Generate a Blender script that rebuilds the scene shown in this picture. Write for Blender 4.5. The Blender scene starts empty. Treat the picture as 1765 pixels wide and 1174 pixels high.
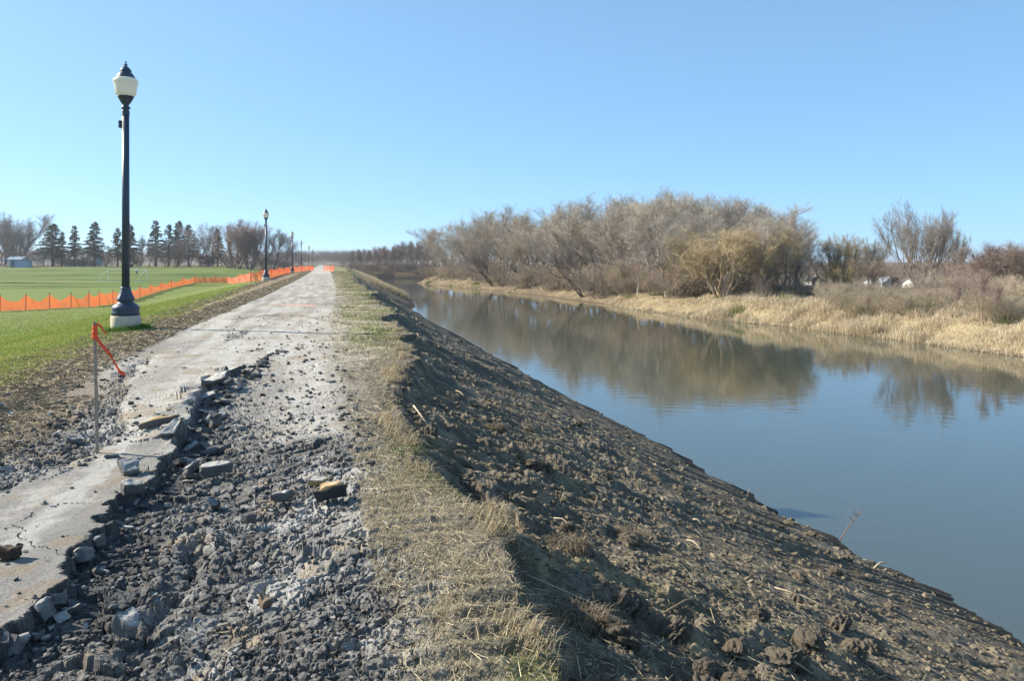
import bpy, math, random
import numpy as np
from mathutils import Vector, Matrix

# ------------------------------------------------------------------ camera, sky, sun, exposure
SC = bpy.context.scene
COL = SC.collection
R = math.radians
FPX, CX, HY = 1346.0, 882.5, 453.0       # focal length, centre column and horizon row of the photograph, in its pixels
ZC = 1.5
cam_d = bpy.data.cameras.new('camera')
cam = bpy.data.objects.new('camera', cam_d); COL.objects.link(cam)
cam_d.sensor_width = 36.0
cam_d.lens = 36.0 * FPX / 1765.0
cam_d.shift_y = -(587.0 - HY) / 1765.0
cam_d.clip_start = 0.05; cam_d.clip_end = 9000
cam.location = (0, 0, ZC); cam.rotation_euler = (R(90), 0, 0)
SC.camera = cam

SUN_ELEV, SUN_AZ = 31.0, -74.0            # azimuth clockwise from +Y
W = bpy.data.worlds.new('World'); SC.world = W; W.use_nodes = True
wn = W.node_tree
sky = wn.nodes.new('ShaderNodeTexSky'); sky.sky_type = 'NISHITA'; sky.sun_disc = False
sky.sun_elevation = R(SUN_ELEV); sky.sun_rotation = R(SUN_AZ % 360)
sky.air_density = 0.5; sky.dust_density = 0.5; sky.ozone_density = 6.0; sky.altitude = 0
sgam = wn.nodes.new('ShaderNodeGamma'); sgam.inputs[1].default_value = 0.45
wn.links.new(sky.outputs[0], sgam.inputs[0]); stint = wn.nodes.new('ShaderNodeVectorMath'); stint.operation = 'MULTIPLY'; stint.inputs[1].default_value = (0.97, 1.38, 1.60)
wn.links.new(sgam.outputs[0], stint.inputs[0]); wn.links.new(stint.outputs[0], wn.nodes['Background'].inputs[0])
wn.nodes['Background'].inputs[1].default_value = 0.15
sd = bpy.data.lights.new('sun', 'SUN'); sd.energy = 4.7; sd.angle = R(0.5); sd.color = (1.0, 0.93, 0.80)
sun = bpy.data.objects.new('sun', sd); COL.objects.link(sun)
sdir = Vector((math.sin(R(SUN_AZ)) * math.cos(R(SUN_ELEV)), math.cos(R(SUN_AZ)) * math.cos(R(SUN_ELEV)), math.sin(R(SUN_ELEV))))
sun.rotation_euler = sdir.to_track_quat('Z', 'Y').to_euler()
sun.location = (-30, 10, 40)
SC.view_settings.view_transform = 'Standard'; SC.view_settings.look = 'None'
SC.view_settings.exposure = 1.18; SC.view_settings.gamma = 1.0
SC.cycles.max_bounces = 6; SC.cycles.transparent_max_bounces = 12
SC.cycles.use_denoising = True

RNG = np.random.default_rng(7)
random.seed(11)
PD = (-0.241, 0.9705)                     # direction of the path on the ground

# ------------------------------------------------------------------ numpy noise
def _hash(ix, iy, seed):
    h = (ix.astype(np.int64) * 374761393 + iy.astype(np.int64) * 668265263 + seed * 1442695041) & 0xFFFFFFFF
    h = ((h ^ (h >> 13)) * 1274126177) & 0xFFFFFFFF
    h = ((h ^ (h >> 16)) * 2246822519) & 0xFFFFFFFF
    return ((h ^ (h >> 15)) & 0xFFFFFF) / float(0xFFFFFF)

def vnoise(x, y, seed=0):
    xi = np.floor(x); yi = np.floor(y); fx = x - xi; fy = y - yi
    fx = fx * fx * fx * (fx * (fx * 6 - 15) + 10); fy = fy * fy * fy * (fy * (fy * 6 - 15) + 10)
    a = _hash(xi, yi, seed); b = _hash(xi + 1, yi, seed); c = _hash(xi, yi + 1, seed); d = _hash(xi + 1, yi + 1, seed)
    return ((a + (b - a) * fx) * (1 - fy) + (c + (d - c) * fx) * fy) * 2 - 1

def fbm(x, y, o=4, seed=0, gain=0.5):
    r = 0; a = 1.0; t = 0
    for i in range(o):
        r = r + a * vnoise(x * 1.0 + 17.3 * i, y - 9.1 * i, seed + i); t += a
        a *= gain; x = x * 0.8 * 2.03 - y * 0.6 * 2.03 + 0.0 * i if False else (x * 1.62 - y * 1.22); y = (y * 1.62 + x * 0.6)
    return r / t

def worley(x, y, seed=0, jit=0.9):
    xi = np.floor(x); yi = np.floor(y)
    f1 = np.full(x.shape, 9.0); f2 = np.full(x.shape, 9.0); cid = np.zeros(x.shape); dx1 = np.zeros(x.shape); dy1 = np.zeros(x.shape)
    for i in (-1, 0, 1):
        for j in (-1, 0, 1):
            cx = xi + i; cy = yi + j
            h = _hash(cx, cy, seed)
            px = cx + 0.5 + (h - 0.5) * jit; py = cy + 0.5 + (_hash(cx, cy, seed + 77) - 0.5) * jit
            dx = x - px; dy = y - py; d = np.sqrt(dx * dx + dy * dy)
            m = d < f1
            f2 = np.where(m, f1, np.minimum(f2, d))
            cid = np.where(m, _hash(cx, cy, seed + 5), cid); dx1 = np.where(m, dx, dx1); dy1 = np.where(m, dy, dy1)
            f1 = np.where(m, d, f1)
    return f1, f2, cid, dx1, dy1

def sst(a, b, x):
    t = np.clip((x - a) / (b - a), 0, 1); return t * t * (3 - 2 * t)

def flat(px, py, z=0.0):
    Y = (ZC - z) * FPX / (py - HY); return ((px - CX) / FPX * Y, Y)

def sdf_poly(X, Y, P):                     # negative inside
    n = len(P); d = np.full(X.shape, 1e9); ins = np.zeros(X.shape, bool)
    for i in range(n):
        ax, ay = P[i]; bx, by = P[(i + 1) % n]
        ex, ey = bx - ax, by - ay; L = ex * ex + ey * ey + 1e-12
        t = np.clip(((X - ax) * ex + (Y - ay) * ey) / L, 0, 1)
        d = np.minimum(d, (X - ax - t * ex) ** 2 + (Y - ay - t * ey) ** 2)
        c = (ay > Y) != (by > Y)
        if abs(ey) > 1e-12: ins ^= c & (X < ex * (Y - ay) / ey + ax)
    d = np.sqrt(d); return np.where(ins, -d, d)

def dist_line(X, Y, P):
    d = np.full(X.shape, 1e9)
    for i in range(len(P) - 1):
        ax, ay = P[i]; bx, by = P[i + 1]; ex, ey = bx - ax, by - ay; L = ex * ex + ey * ey + 1e-12
        t = np.clip(((X - ax) * ex + (Y - ay) * ey) / L, 0, 1)
        d = np.minimum(d, (X - ax - t * ex) ** 2 + (Y - ay - t * ey) ** 2)
    return np.sqrt(d)

# ------------------------------------------------------------------ the lie of the land
EDGE_PX = [(-330, 1330), (0, 1085), (62, 1045), (108, 1003), (118, 960), (165, 908), (198, 868), (232, 838), (275, 800), (300, 775),
           (318, 735), (340, 700), (352, 672), (392, 648), (428, 628), (462, 604)]
EDGE = [flat(*p) for p in EDGE_PX]
LEFT_PX = [(330, 560), (262, 615), (228, 655), (212, 700), (222, 730), (195, 760), (165, 785), (100, 805), (40, 825), (0, 850), (-300, 960)]
SLAB = EDGE + [flat(*p) for p in [(480, 590), (500, 520), (530, 470), (505, 465)]] + [flat(*p) for p in LEFT_PX]
LRUB = [flat(*p) for p in [(-350, 930), (0, 850), (40, 825), (100, 805), (165, 785), (195, 760), (222, 730), (212, 700), (228, 655), (262, 615),
                           (205, 640), (140, 690), (70, 722), (0, 745), (-350, 850)]]
CRUM = [flat(*p) for p in [(380, 585), (395, 577), (430, 568), (432, 574), (405, 583), (385, 590)]]
RUT = [flat(*p, -0.12) for p in [(225, 1174), (262, 1110), (300, 1050), (325, 985), (340, 935)]]
SCRAPE = [flat(*p) for p in [(405, 552), (440, 546), (490, 544), (540, 549), (585, 560), (620, 570)]]

def uc_of(s):
    return np.interp(s, [0, 2, 3, 4.4, 5.6, 7.3, 9, 12, 15.5, 25, 44, 70, 95, 140, 240], [.8, .8, .84, 1.02, .84, .56, .82, 1.25, 1.6, 2.2, 2.8, 3, 4, 5, 8])
def uw_of(s):
    return np.interp(s, [-50, 0, 60, 75, 92, 110, 140, 230, 300], [8.1, 8.1, 8.1, 8.6, 10.6, 11.2, 12, 15, 17])
RB_Y = [-40, 10, 20, 37.4, 51.8, 65.8, 84, 100, 121, 150, 173, 180, 186, 195, 205, 300]
RB_X = [48, 34, 29.5, 24.5, 19.9, 14.5, 9.8, 5.5, -1.1, -13, -20.9, -20, -8, 25, 90, 600]
WATER_Z = -3.0
def shift(s): return np.interp(s, [19, 35, 60, 138, 400], [0, .5, .95, 1.8, 3.0])

def terrain(X, Y, want_col=False):
    X = np.asarray(X, float); Y = np.asarray(Y, float)
    s = PD[0] * X + PD[1] * Y; u = PD[1] * X - PD[0] * Y
    r = np.hypot(X, Y)
    near = r < 112
    # left side: levee and field
    zl = -1.6 * sst(-3.7, -14.0, u) - 0.05 * sst(-3.3, -4.6, u)
    zl = zl + np.where(u < -8, 1.0, 0) * (np.clip((Y - 150) / 130, 0, 1.1) * 1.75) * sst(-8, -30, u)
    e0 = fbm(s * 0.9, u * 0.3 + 3, 3, 21) * 0.15 + vnoise(s * 3.1, s * 0 + 1.5, 24) * 0.07 + vnoise(s * 9, u * 3, 25) * 0.045 + vnoise(s * 24, u * 8, 26) * 0.022
    uc = uc_of(s) + e0 * sst(1.0, 3.0, s) + 0.55 * fbm(s * .42, s * 0 + 7, 3, 27) * sst(9, 14, s); uw = uw_of(s) + 0.35 * fbm(s * 0.12, s * 0, 3, 31) + 0.20 * vnoise(s * .8, s * 0 + 2, 33) + 0.10 * vnoise(s * 2.7, s * 0 + 4, 34)
    t = (u - uc) / (uw - uc)
    scarp = 0.12 * sst(0.0, 0.07 + 0.5 * sst(5.6, 6.6, s) * (1 - sst(10.5, 13, s)), u - uc) * (1 - sst(40, 80, s) * 0.6)
    zb = -np.clip(t, 0, 1) * (3.0 - 0.12) - scarp - np.clip(u - uw, 0, 9) * 0.35
    zl = np.where(u > uc, zb, zl)
    # right bank and far bank
    dr = (X - np.interp(Y, RB_Y, RB_X)) * 0.85 + 0.9 * vnoise(X * 0.13, Y * 0.13, 41)
    zr = -3.0 + np.where(dr < 0, dr * 0.35, 1.1 * sst(0, 3.2, dr) + np.interp(dr, [0, 18, 50, 400], [0, .6, -.5, -.4]))
    zr = zr + np.where(dr > 0, 0.35 * fbm(X * 0.25, Y * 0.25, 3, 43) * sst(0.5, 4, dr), 0)
    df = Y - 224 - 0.02 * X
    zf = -3.0 + np.where(df < 0, df * 0.35, 1.5 * sst(0, 2.0, df) + np.clip(df * 0.015, 0, 1.2))
    z = np.maximum(np.maximum(zl, zr), zf); z = np.maximum(z, -4.6)
    rid = np.zeros(X.shape, int)                       # 0 lawn
    left = (zl >= zr) & (zl >= zf)
    us = u - shift(s)
    rid[(us > -3.05) & (us < 0.45)] = 1
    rid[((us >= 0.45) & (u <= uc)) | ((u > -4.25) & (us <= -3.05))] = 2
    rid[(u > uc)] = 3
    rid[~left & (dr > -8)] = 4
    rid[~left & (zf > zr)] = 4
    n = X.shape[0]
    col = np.zeros((n, 3)) if want_col else None
    # ---- small relief, only where it can be seen
    I = np.where(near & left)[0]
    if len(I):
        x = X[I]; y = Y[I]; S = s[I]; U = u[I]; UC = uc[I]; UW = uw[I]; T = t[I]; rr = r[I]; UP = U - shift(S)
        dz = np.zeros(len(I)); zadd = np.zeros(len(I))
        wx = x + 0.06 * vnoise(x * 4, y * 4, 61) + 0.035 * vnoise(x * 13, y * 13, 62) + .010 * vnoise(x * 40, y * 40, 68)
        wy = y + 0.06 * vnoise(x * 4, y * 4, 63) + 0.035 * vnoise(x * 13, y * 13, 64) + .010 * vnoise(x * 40, y * 40, 69)
        n1 = fbm(x * 1.1, y * 1.1, 4, 71); n2 = fbm(x * 6, y * 6, 4, 75); n3 = fbm(x * 28, y * 28, 3, 79)
        rg_ = .45 * fbm(S * .5, U * .3, 3, 73) * sst(9, 16, S)
        onpath = sst(-3.35, -2.95, UP + 0.2 * n1 + .10 * n2 + rg_) * (1 - sst(0.1, 0.75, UP + 0.35 * n1 + .14 * n2 + rg_))
        ds = sdf_poly(wx, wy, SLAB); slab = (ds < 0)
        lr = 1 - sst(-0.12, 0.06, sdf_poly(wx, wy, LRUB))
        cr = 1 - sst(-0.05, 0.05, sdf_poly(wx, wy, CRUM))
        ramp = 1 - sst(7.0, 13.2, S)
        low = sst(0.0, 0.035, ds + .02 * n3) * onpath * ramp * (1 - lr)
        rub = low * np.clip(1.0 - sst(6.2, 8.6, S + 1.2 * n1) * (0.35 + 0.65 * sst(-.3, .35, n1 + 0.4 * n2)), 0, 1)
        dE = dist_line(wx, wy, EDGE)
        rub = np.maximum(rub, low * np.exp(-(dE / (.75 + .4 * n1)) ** 4) * (1 - sst(11, 12.5, S)))
        zadd -= (0.105 + .03 * n1) * low * (1 - sst(-0.7, 0.5, U + .2 * n1)) * (1 - .3 * np.exp(-(ds / .12) ** 2) * (.5 + .5 * n2))
        q1, q2, qc, qx, qy = worley(wx / .30, wy / .30, 95, 1.0)
        dEc = dist_line(wx - qx * .30, wy - qy * .30, EDGE)      # each plate is lifted as one piece
        heave = np.clip((0.025 + 0.085 * qc) * np.exp(-(dEc / 0.24) ** 2), 0, 1) * sst(6.4, 7.2, S) * (1 - sst(10.3, 12.6, S)) * slab
        zadd += heave + sst(.01, .04, heave) * (((qc - .5) * qx + (np.modf(qc * 13)[0] - .5) * qy) * 0.15 - 0.04 * (1 - sst(0, .05, q2 - q1))) - 0.05 * lr
        # lumps of broken paving
        crk = np.clip(rub + lr + cr, 0, 1)
        ca = np.zeros(len(I)); cb = np.zeros(len(I))
        J = np.where(crk > 0.02)[0]
        if len(J):
            xx = wx[J] + 0.008 * vnoise(x[J] * 45, y[J] * 45, 65); yy = wy[J] + 0.008 * vnoise(x[J] * 45, y[J] * 45, 66)
            f1, f2, c1, dx, dy = worley(xx / 0.16, yy / 0.16, 101, 1.0)
            tx = (np.modf(c1 * 17.7)[0] - .5); ty = (np.modf(c1 * 39.3)[0] - .5); pl = np.modf(c1 * 7.1)[0]
            dome = np.clip((f2 - f1) / 0.11, 0, 1)
            big = dome * (0.026 + 0.030 * pl + (tx * dx + ty * dy) * 0.075)
            g1, g2, c2, ex, ey = worley(xx / 0.066, yy / 0.066, 103, 1.0)
            sm = np.clip((g2 - g1) / 0.16, 0, 1) * (0.013 + 0.018 * c2 + ((c2 - .5) * ex + (np.modf(c2 * 13)[0] - .5) * ey) * 0.028)
            k1, k2, c4, _, _ = worley(xx / 0.028, yy / 0.028, 109, 1.0)
            mixs = sst(-0.25, 0.2, fbm(xx * 2.2, yy * 2.2, 3, 107) + .25 * (pl - .5))
            fine = 0.008 * (1 - k1) * mixs + 0.0015 * vnoise(xx * 75, yy * 75, 67)
            h = big * (1 - 0.7 * mixs) + sm * (0.3 + 0.8 * mixs) + fine - 0.034 + 0.008 * n2[J] + 0.002 * n3[J]
            zadd[J] += h * crk[J]
            ca[J] = c1; cb[J] = c2
        zadd += 0.018 * n1 * low - 0.035 * np.exp(-(dist_line(wx, wy, RUT) / 0.04) ** 2) + 0.02 * np.exp(-((dist_line(wx, wy, RUT) - .12) / 0.07) ** 2) * low
        # sound paving: crazing and grit
        sp = onpath * (1 - crk)
        f1, f2, c3, dx, dy = worley(wx / 0.85 + 0.2 * n2, wy / 0.85 + .2 * n1, 111, 1.0)
        crack = (1 - sst(0.0, 0.030, f2 - f1)) * sst(0.5, 0.62, np.modf(c3 * 5.3)[0] + 0.25 * n1) * (S < 45)
        zadd += sp * (0.012 * n1 + 0.005 * n2 + 0.0022 * n3 - 0.02 * crack)
        scr = np.exp(-((dist_line(wx, wy, SCRAPE) + .06 * n2) / 0.16) ** 2)
        zadd += scr * 0.03 * (1 + n2)
        # right verge: cleat marks across it
        strip = (1 - onpath) * (U > -1) * (U <= UC)
        cl = np.sin(2 * math.pi * (S / 0.155 + 0.35 * n1 + 0.12 * n2)); clm = sst(-0.25, 0.3, fbm(x * .9 + 5, y * .9, 3, 121))
        zadd += strip * (0.03 * n1 + 0.018 * n2 + 0.010 * n3 + 0.017 * cl * clm * (1 + .6 * n2) * (1 - sst(7, 10, S)))
        # left verge and lawn
        lawn = (U < -3.05) * (1 - onpath)
        zadd += lawn * (0.03 * n1 + 0.012 * n2 + 0.006 * n3)
        # dug bank
        bank = (U > UC) * 1.0
        J = np.where(bank > 0)[0]
        bc = np.zeros(len(I))
        if len(J):
            xx = x[J]; yy = y[J]; SS = S[J]; UU = U[J]; k = sst(0, .15, UU - UC[J])
            rdg = 1 - np.abs(fbm(xx * 0.75, yy * 0.75, 3, 131)) * 2
            f1, f2, c1, dx, dy = worley(wx[J] / 0.42, wy[J] / 0.42, 133, 1.0)
            clod = np.clip(1 - (f1 / (0.22 + 0.38 * c1)) ** 2, 0, 1) ** 0.8 * (c1 > 0.45) * c1
            g1, g2, c2, ex, ey = worley(wx[J] / 0.12, wy[J] / 0.12, 137, 1.0)
            clod2 = np.clip(1 - (g1 / (0.25 + 0.35 * c2)) ** 2, 0, 1) * (c2 > 0.3) * c2
            q = sst(-.25, .35, fbm(xx * .55 + 9, yy * .55, 3, 139))
            lowr = sst(0.34, 0.62, T[J] + .18 * n1[J])
            amp = (0.3 + 0.75 * q) * (1 - 0.68 * lowr)
            cle = np.sin(2 * math.pi * (SS / 0.14 + .3 * n1[J])) * sst(-.1, .25, fbm(xx * .4, yy * .4 + 4, 2, 141))
            k1, k2, c4, _, _ = worley(wx[J] / 0.045, wy[J] / 0.045, 143, 1.0)
            sl = fbm(xx * .33 + 2, yy * .33, 3, 145); gro = fbm(SS * 4.2 + .25 * n1[J], UU * .35, 3, 147)
            h = 0.13 * sl * (1 - lowr * .5) + 0.040 * gro * sst(.35, .65, T[J]) + 0.045 * rdg - 0.02 + 0.075 * n1[J] * amp + 0.085 * clod * amp + 0.032 * clod2 * amp + 0.030 * n2[J] * amp + (0.016 * n3[J] * (.4 + .6 * amp) + 0.016 * (1 - k1) * c4 * (.3 + .7 * amp)) * (1 - .5 * lowr) + 0.020 * cle * (1 - amp * .6)
            edge = 1 - sst(0.9, 1.0, T[J]) * 0.6
            zadd[J] += h * k * edge
            bc[J] = q
        fade = 1 - sst(85, 112, rr)
        z[I] += zadd * fade
        R1 = rid[I]
        R1 = np.where((onpath > 0.5), 1, R1)
        R1 = np.where((onpath <= 0.5) & (U > -1) & (U <= UC), 2, R1)
        R1 = np.where((onpath <= 0.5) & (U < -1), np.where(U > -4.1 + 0.5 * n1 + 0.2 * n2, 2, 0), R1)
        R1 = np.where(U > UC, 3, R1)
        rid[I] = R1
        if want_col:
            def mix(a, b, f): return a + (b - a) * f[:, None]
            C = np.tile(np.array([0.12, 0.165, 0.034]), (len(I), 1))
            # lawn tints
            C = mix(C, np.array([0.17, 0.165, 0.055]), np.clip(0.45 + 0.7 * fbm(x * .35, y * .35, 3, 151) + .35 * n1, 0, 1) * .55)
            # left verge: raked soil and straw
            vg = sst(-4.75, -4.0, U + 0.45 * n1 + .15 * n2) * (U < -1)
            soil = mix(np.tile(np.array([0.15, 0.115, 0.078]), (len(I), 1)), np.array([0.33, 0.26, 0.165]), sst(-.1, .5, n2 + .5 * n3))
            C = np.where((vg > 0)[:, None], C * (1 - vg[:, None]) + soil * vg[:, None], C)
            # right verge: straw, gravel dust, green
            st = mix(np.tile(np.array([0.23, 0.195, 0.14]), (len(I), 1)), np.array([0.42, 0.37, 0.285]), sst(-.2, .5, n2 + .6 * n3))
            gv = sst(0.0, 0.45, fbm(x * 1.6, y * 1.6 + 8, 3, 153) + .3 * n3) * (1 - sst(.1, .5, U - .45 + .2 * n1))
            st = mix(st, np.array([0.40, 0.375, 0.33]), gv * .8)
            gr = sst(-.05, .45, fbm(x * 1.1 + 3, y * 1.1, 3, 155) + .35 * n2 + 0.35 * sst(.3, .8, (U - .4) / np.maximum(UC - .4, .1)) - .22 + .12 * sst(9, 14, S)) * sst(.35, .75, U + .15 * n2)
            st = mix(st, np.array([0.155, 0.165, 0.055]), gr * .8)
            so = sst(.0, .5, (U - UC + .55) * 1.3 + .7 * n1 + .5 * n2 + .75 * sst(5.4, 6.8, S) * (1 - sst(11, 16, S)) - .25)
            st = mix(st, np.array([0.135, 0.112, 0.083]), so * .85)
            C = np.where((strip > 0.01)[:, None], st, C)
            # paving
            pv = np.tile(np.array([0.325, 0.30, 0.262]), (len(I), 1)) * (1 + 0.12 * n1 + 0.13 * n2 + 0.20 * n3 + .22 * vnoise(x * 75, y * 75, 81))[:, None]
            pv = mix(pv, np.array([0.24, 0.185, 0.12]), sst(.15, .6, fbm(x * 1.3, y * 1.3 + 20, 4, 157) + .12 * sst(9, 16, S)) * .7)
            pv = mix(pv, np.array([0.15, 0.14, 0.135]), sst(.12, .45, fbm(x * .9 + 30, y * .5, 4, 159) + .25 * n2) * .65)
            stk = fbm(UP * 4.5 + .3 * n1, S * .35, 4, 158) + .25 * n2
            pv = mix(pv, np.array([0.20, 0.185, 0.165]), sst(.05, .45, stk) * .6); pv = mix(pv, np.array([0.44, 0.42, 0.385]), sst(.05, .4, -stk) * .5)
            pv = mix(pv, np.array([0.22, 0.16, 0.095]), sst(.22, .45, fbm(x * 5 + 2, y * 5, 4, 156) + .15 * n1) * .5)
            rb = np.array([0.115, 0.108, 0.100])[None, :] * (0.65 + 0.75 * ca[:, None] * .7 + .5 * cb[:, None] * .6) * (1 + .35 * n3)[:, None]
            dust = sst(-.08, .40, fbm(x * 2.6, y * 2.6 + 40, 4, 161) + .25 * n3 + .2 * (cb - .5)) * .58 * (1 - .6 * np.exp(-(dE / .5) ** 2))
            rb = mix(rb, np.array([0.44, 0.42, 0.39]), dust * np.clip(.35 + ca, 0, 1))
            tanp = sst(.40, .6, fbm(x * 5.1 + 7, y * 5.1, 3, 163) + .1 * n3)
            rb = mix(rb, np.array([0.30, 0.23, 0.15]), tanp * .6)
            rb = mix(rb, np.array([0.062, 0.060, 0.060]), low * np.clip(1.25 * np.exp(-(dE / (.33 + .12 * n1 + .1 * n2)) ** 4), 0, .85))  # dark crumbled asphalt below the slab edge, with the edge's shadow painted in
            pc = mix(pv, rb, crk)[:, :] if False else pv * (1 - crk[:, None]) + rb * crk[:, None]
            pc = mix(pc, np.array([0.060, 0.057, 0.055]), sst(-.012, .0, ds) * sst(.16, .03, ds) * ramp * onpath * (1 - lr) * .9)  # broken wall and foot of the slab: dark bitumen plus painted shade
            lowd = low * (1 - crk) * (S < 13)
            pc = pc * (1 - .5 * lowd[:, None]) + np.array([0.31, 0.295, 0.27]) * (1 + .25 * n2)[:, None] * .5 * lowd[:, None]
            pc = mix(pc, np.array([0.15, 0.11, 0.07]), np.clip(scr * (.7 + .6 * n2), 0, .8))
            pc = mix(pc, np.array([0.16, 0.122, 0.083]) , sst(-2.15, -2.75, UP + .4 * n1 + .2 * n2) * (1 - sst(9.5, 13, S)) * .9)
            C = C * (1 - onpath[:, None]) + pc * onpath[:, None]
            # the dug bank
            bk = mix(np.tile(np.array([0.108, 0.089, 0.067]), (len(I), 1)), np.array([0.18, 0.152, 0.114]), sst(-.1, .6, n2 + .7 * n3))
            bk = mix(bk, np.array([0.34, 0.265, 0.16]), sst(.22, .5, fbm(x * 5 + 3, y * 5, 4, 165)) * .45 * (1 - .6 * sst(.5, .8, T)))
            bk = mix(bk, np.array([0.165, 0.16, 0.05]), sst(.3, .55, fbm(x * 1.7 + 13, y * 1.7, 3, 167)) * .16 * (T < .35))
            bk = mix(bk, np.array([0.062, 0.052, 0.042]), sst(.90, .97, T + .03 * n1))
            C = np.where((bank > 0)[:, None], bk, C)
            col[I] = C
    if want_col:
        K = np.where(~(near & left))[0]
        x = X[K]; y = Y[K]; U = u[K]; S = s[K]; RI = rid[K]; k1 = fbm(x * .12, y * .12, 4, 171)[:, None]; k2 = fbm(x * .6, y * .6, 3, 173)[:, None]
        bnd = fbm(x * .012 + 3, y * .11, 3, 175)[:, None]; c = np.array([0.080, 0.122, 0.018]) * (1 + .25 * k1 + .12 * k2 + .35 * bnd)
        c = c + np.clip(k1 + .6 * bnd + .2, 0, 1) * .55 * (np.array([0.17, 0.165, 0.06]) - c)
        far = sst(262, 272, y + 4 * k1[:, 0])[:, None]
        c = c * (1 - far) + np.array([0.17, 0.15, 0.075]) * far
        UP = U - shift(S); vgf = ((UP > .4) | ((UP < -2.9) & (U > -4.4))) & (U < uc[K]); c = np.where(vgf[:, None], np.array([.20, .175, .10]) + np.clip(k2 + k1, 0, 1) * (np.array([.13, .16, .05]) - np.array([.20, .175, .10])), c)
        pth = (sst(-3.3, -3.0, UP) * (1 - sst(.3, .7, UP)))[:, None]
        c = c * (1 - pth) + np.array([0.36, 0.34, 0.30]) * (1 + .2 * k2) * pth
        tan = np.array([0.27, 0.215, 0.125]) * (1 + .2 * k2)
        bm = ((U > uc[K])[:, None]) * 1.0
        sl = tan * (.6 + .4 * k1) ; sl = np.where((S < 95)[:, None], np.array([0.13, 0.108, 0.08]) * (1 + .3 * k2), np.where((U < uc[K] + 3.5)[:, None], np.array([.17, .18, .06]), tan))
        c = c * (1 - bm) + sl * bm
        r4 = (RI == 4)[:, None]
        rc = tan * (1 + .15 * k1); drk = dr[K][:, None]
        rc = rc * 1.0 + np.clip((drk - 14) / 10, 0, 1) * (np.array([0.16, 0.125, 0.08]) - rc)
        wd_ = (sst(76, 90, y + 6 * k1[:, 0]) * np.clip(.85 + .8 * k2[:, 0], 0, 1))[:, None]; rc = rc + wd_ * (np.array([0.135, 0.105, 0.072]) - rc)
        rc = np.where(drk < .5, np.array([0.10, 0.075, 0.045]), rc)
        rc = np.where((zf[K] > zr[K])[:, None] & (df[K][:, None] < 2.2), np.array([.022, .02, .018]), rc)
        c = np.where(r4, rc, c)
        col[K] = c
        return z, col, rid
    return z

def zat(x, y): return float(terrain(np.array([x]), np.array([y]))[0])
_T = np.exp(np.linspace(math.log(1.6), math.log(420), 1400))
def ground(px, py):
    """the point of the ground seen at a pixel of the photograph"""
    X = (px - CX) / FPX * _T; Z = ZC - (py - HY) / FPX * _T
    g = terrain(X, _T); k = np.where(Z < g)[0]
    i = k[0] if len(k) else len(_T) - 1
    return Vector((X[i], _T[i], g[i]))
def at(px, Y): return (px - CX) / FPX * Y
def zpix(py, Y): return ZC - (py - HY) / FPX * Y
def su(s, u): return (PD[0] * s + PD[1] * u, PD[1] * s - PD[0] * u)

# ------------------------------------------------------------------ materials
def new_mat(name):
    m = bpy.data.materials.new(name); m.use_nodes = True
    nt = m.node_tree; return m, nt, nt.nodes['Principled BSDF']
def N(nt, t, **kw):
    n = nt.nodes.new(t)
    for k, v in kw.items(): setattr(n, k, v)
    return n
def noise(nt, scale, detail=3, rough=0.6, coord='Object'):
    tc = N(nt, 'ShaderNodeTexCoord'); n = N(nt, 'ShaderNodeTexNoise'); n.inputs['Scale'].default_value = scale
    n.inputs['Detail'].default_value = detail; n.inputs['Roughness'].default_value = rough
    nt.links.new(tc.outputs[coord], n.inputs['Vector']); return n
def ramp(nt, src, a, b, lo, hi):
    r = N(nt, 'ShaderNodeMapRange'); r.inputs[1].default_value = a; r.inputs[2].default_value = b; r.inputs[3].default_value = lo; r.inputs[4].default_value = hi
    nt.links.new(src, r.inputs[0]); return r.outputs[0]
def vmul(nt, colsock, fac):
    v = N(nt, 'ShaderNodeVectorMath', operation='SCALE'); nt.links.new(colsock, v.inputs[0]); nt.links.new(fac, v.inputs['Scale']); return v.outputs[0]

def attr_mat(name, scale, lo, hi, rough=0.95, bump=0.0, bscale=120, spec=0.2, trans=0.0):
    """base colour from the mesh's own colour attribute, varied by noise"""
    m, nt, b = new_mat(name)
    a = N(nt, 'ShaderNodeAttribute'); a.attribute_name = 'Col'
    n = noise(nt, scale, 4, 0.7)
    nt.links.new(vmul(nt, a.outputs['Color'], ramp(nt, n.outputs[0], 0.3, 0.7, lo, hi)), b.inputs['Base Color'])
    b.inputs['Roughness'].default_value = rough; b.inputs['Specular IOR Level'].default_value = spec
    if bump:
        n2 = noise(nt, bscale, 4, 0.7); bp = N(nt, 'ShaderNodeBump'); bp.inputs['Strength'].default_value = 1.0; bp.inputs['Distance'].default_value = bump
        nt.links.new(n2.outputs[0], bp.inputs['Height']); nt.links.new(bp.outputs[0], b.inputs['Normal'])
    if trans:
        t = N(nt, 'ShaderNodeBsdfTranslucent'); mx = N(nt, 'ShaderNodeMixShader'); mx.inputs[0].default_value = trans
        nt.links.new(a.outputs['Color'], t.inputs[0]); nt.links.new(b.outputs[0], mx.inputs[1]); nt.links.new(t.outputs[0], mx.inputs[2])
        nt.links.new(mx.outputs[0], nt.nodes['Material Output'].inputs[0])
    return m
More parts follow.
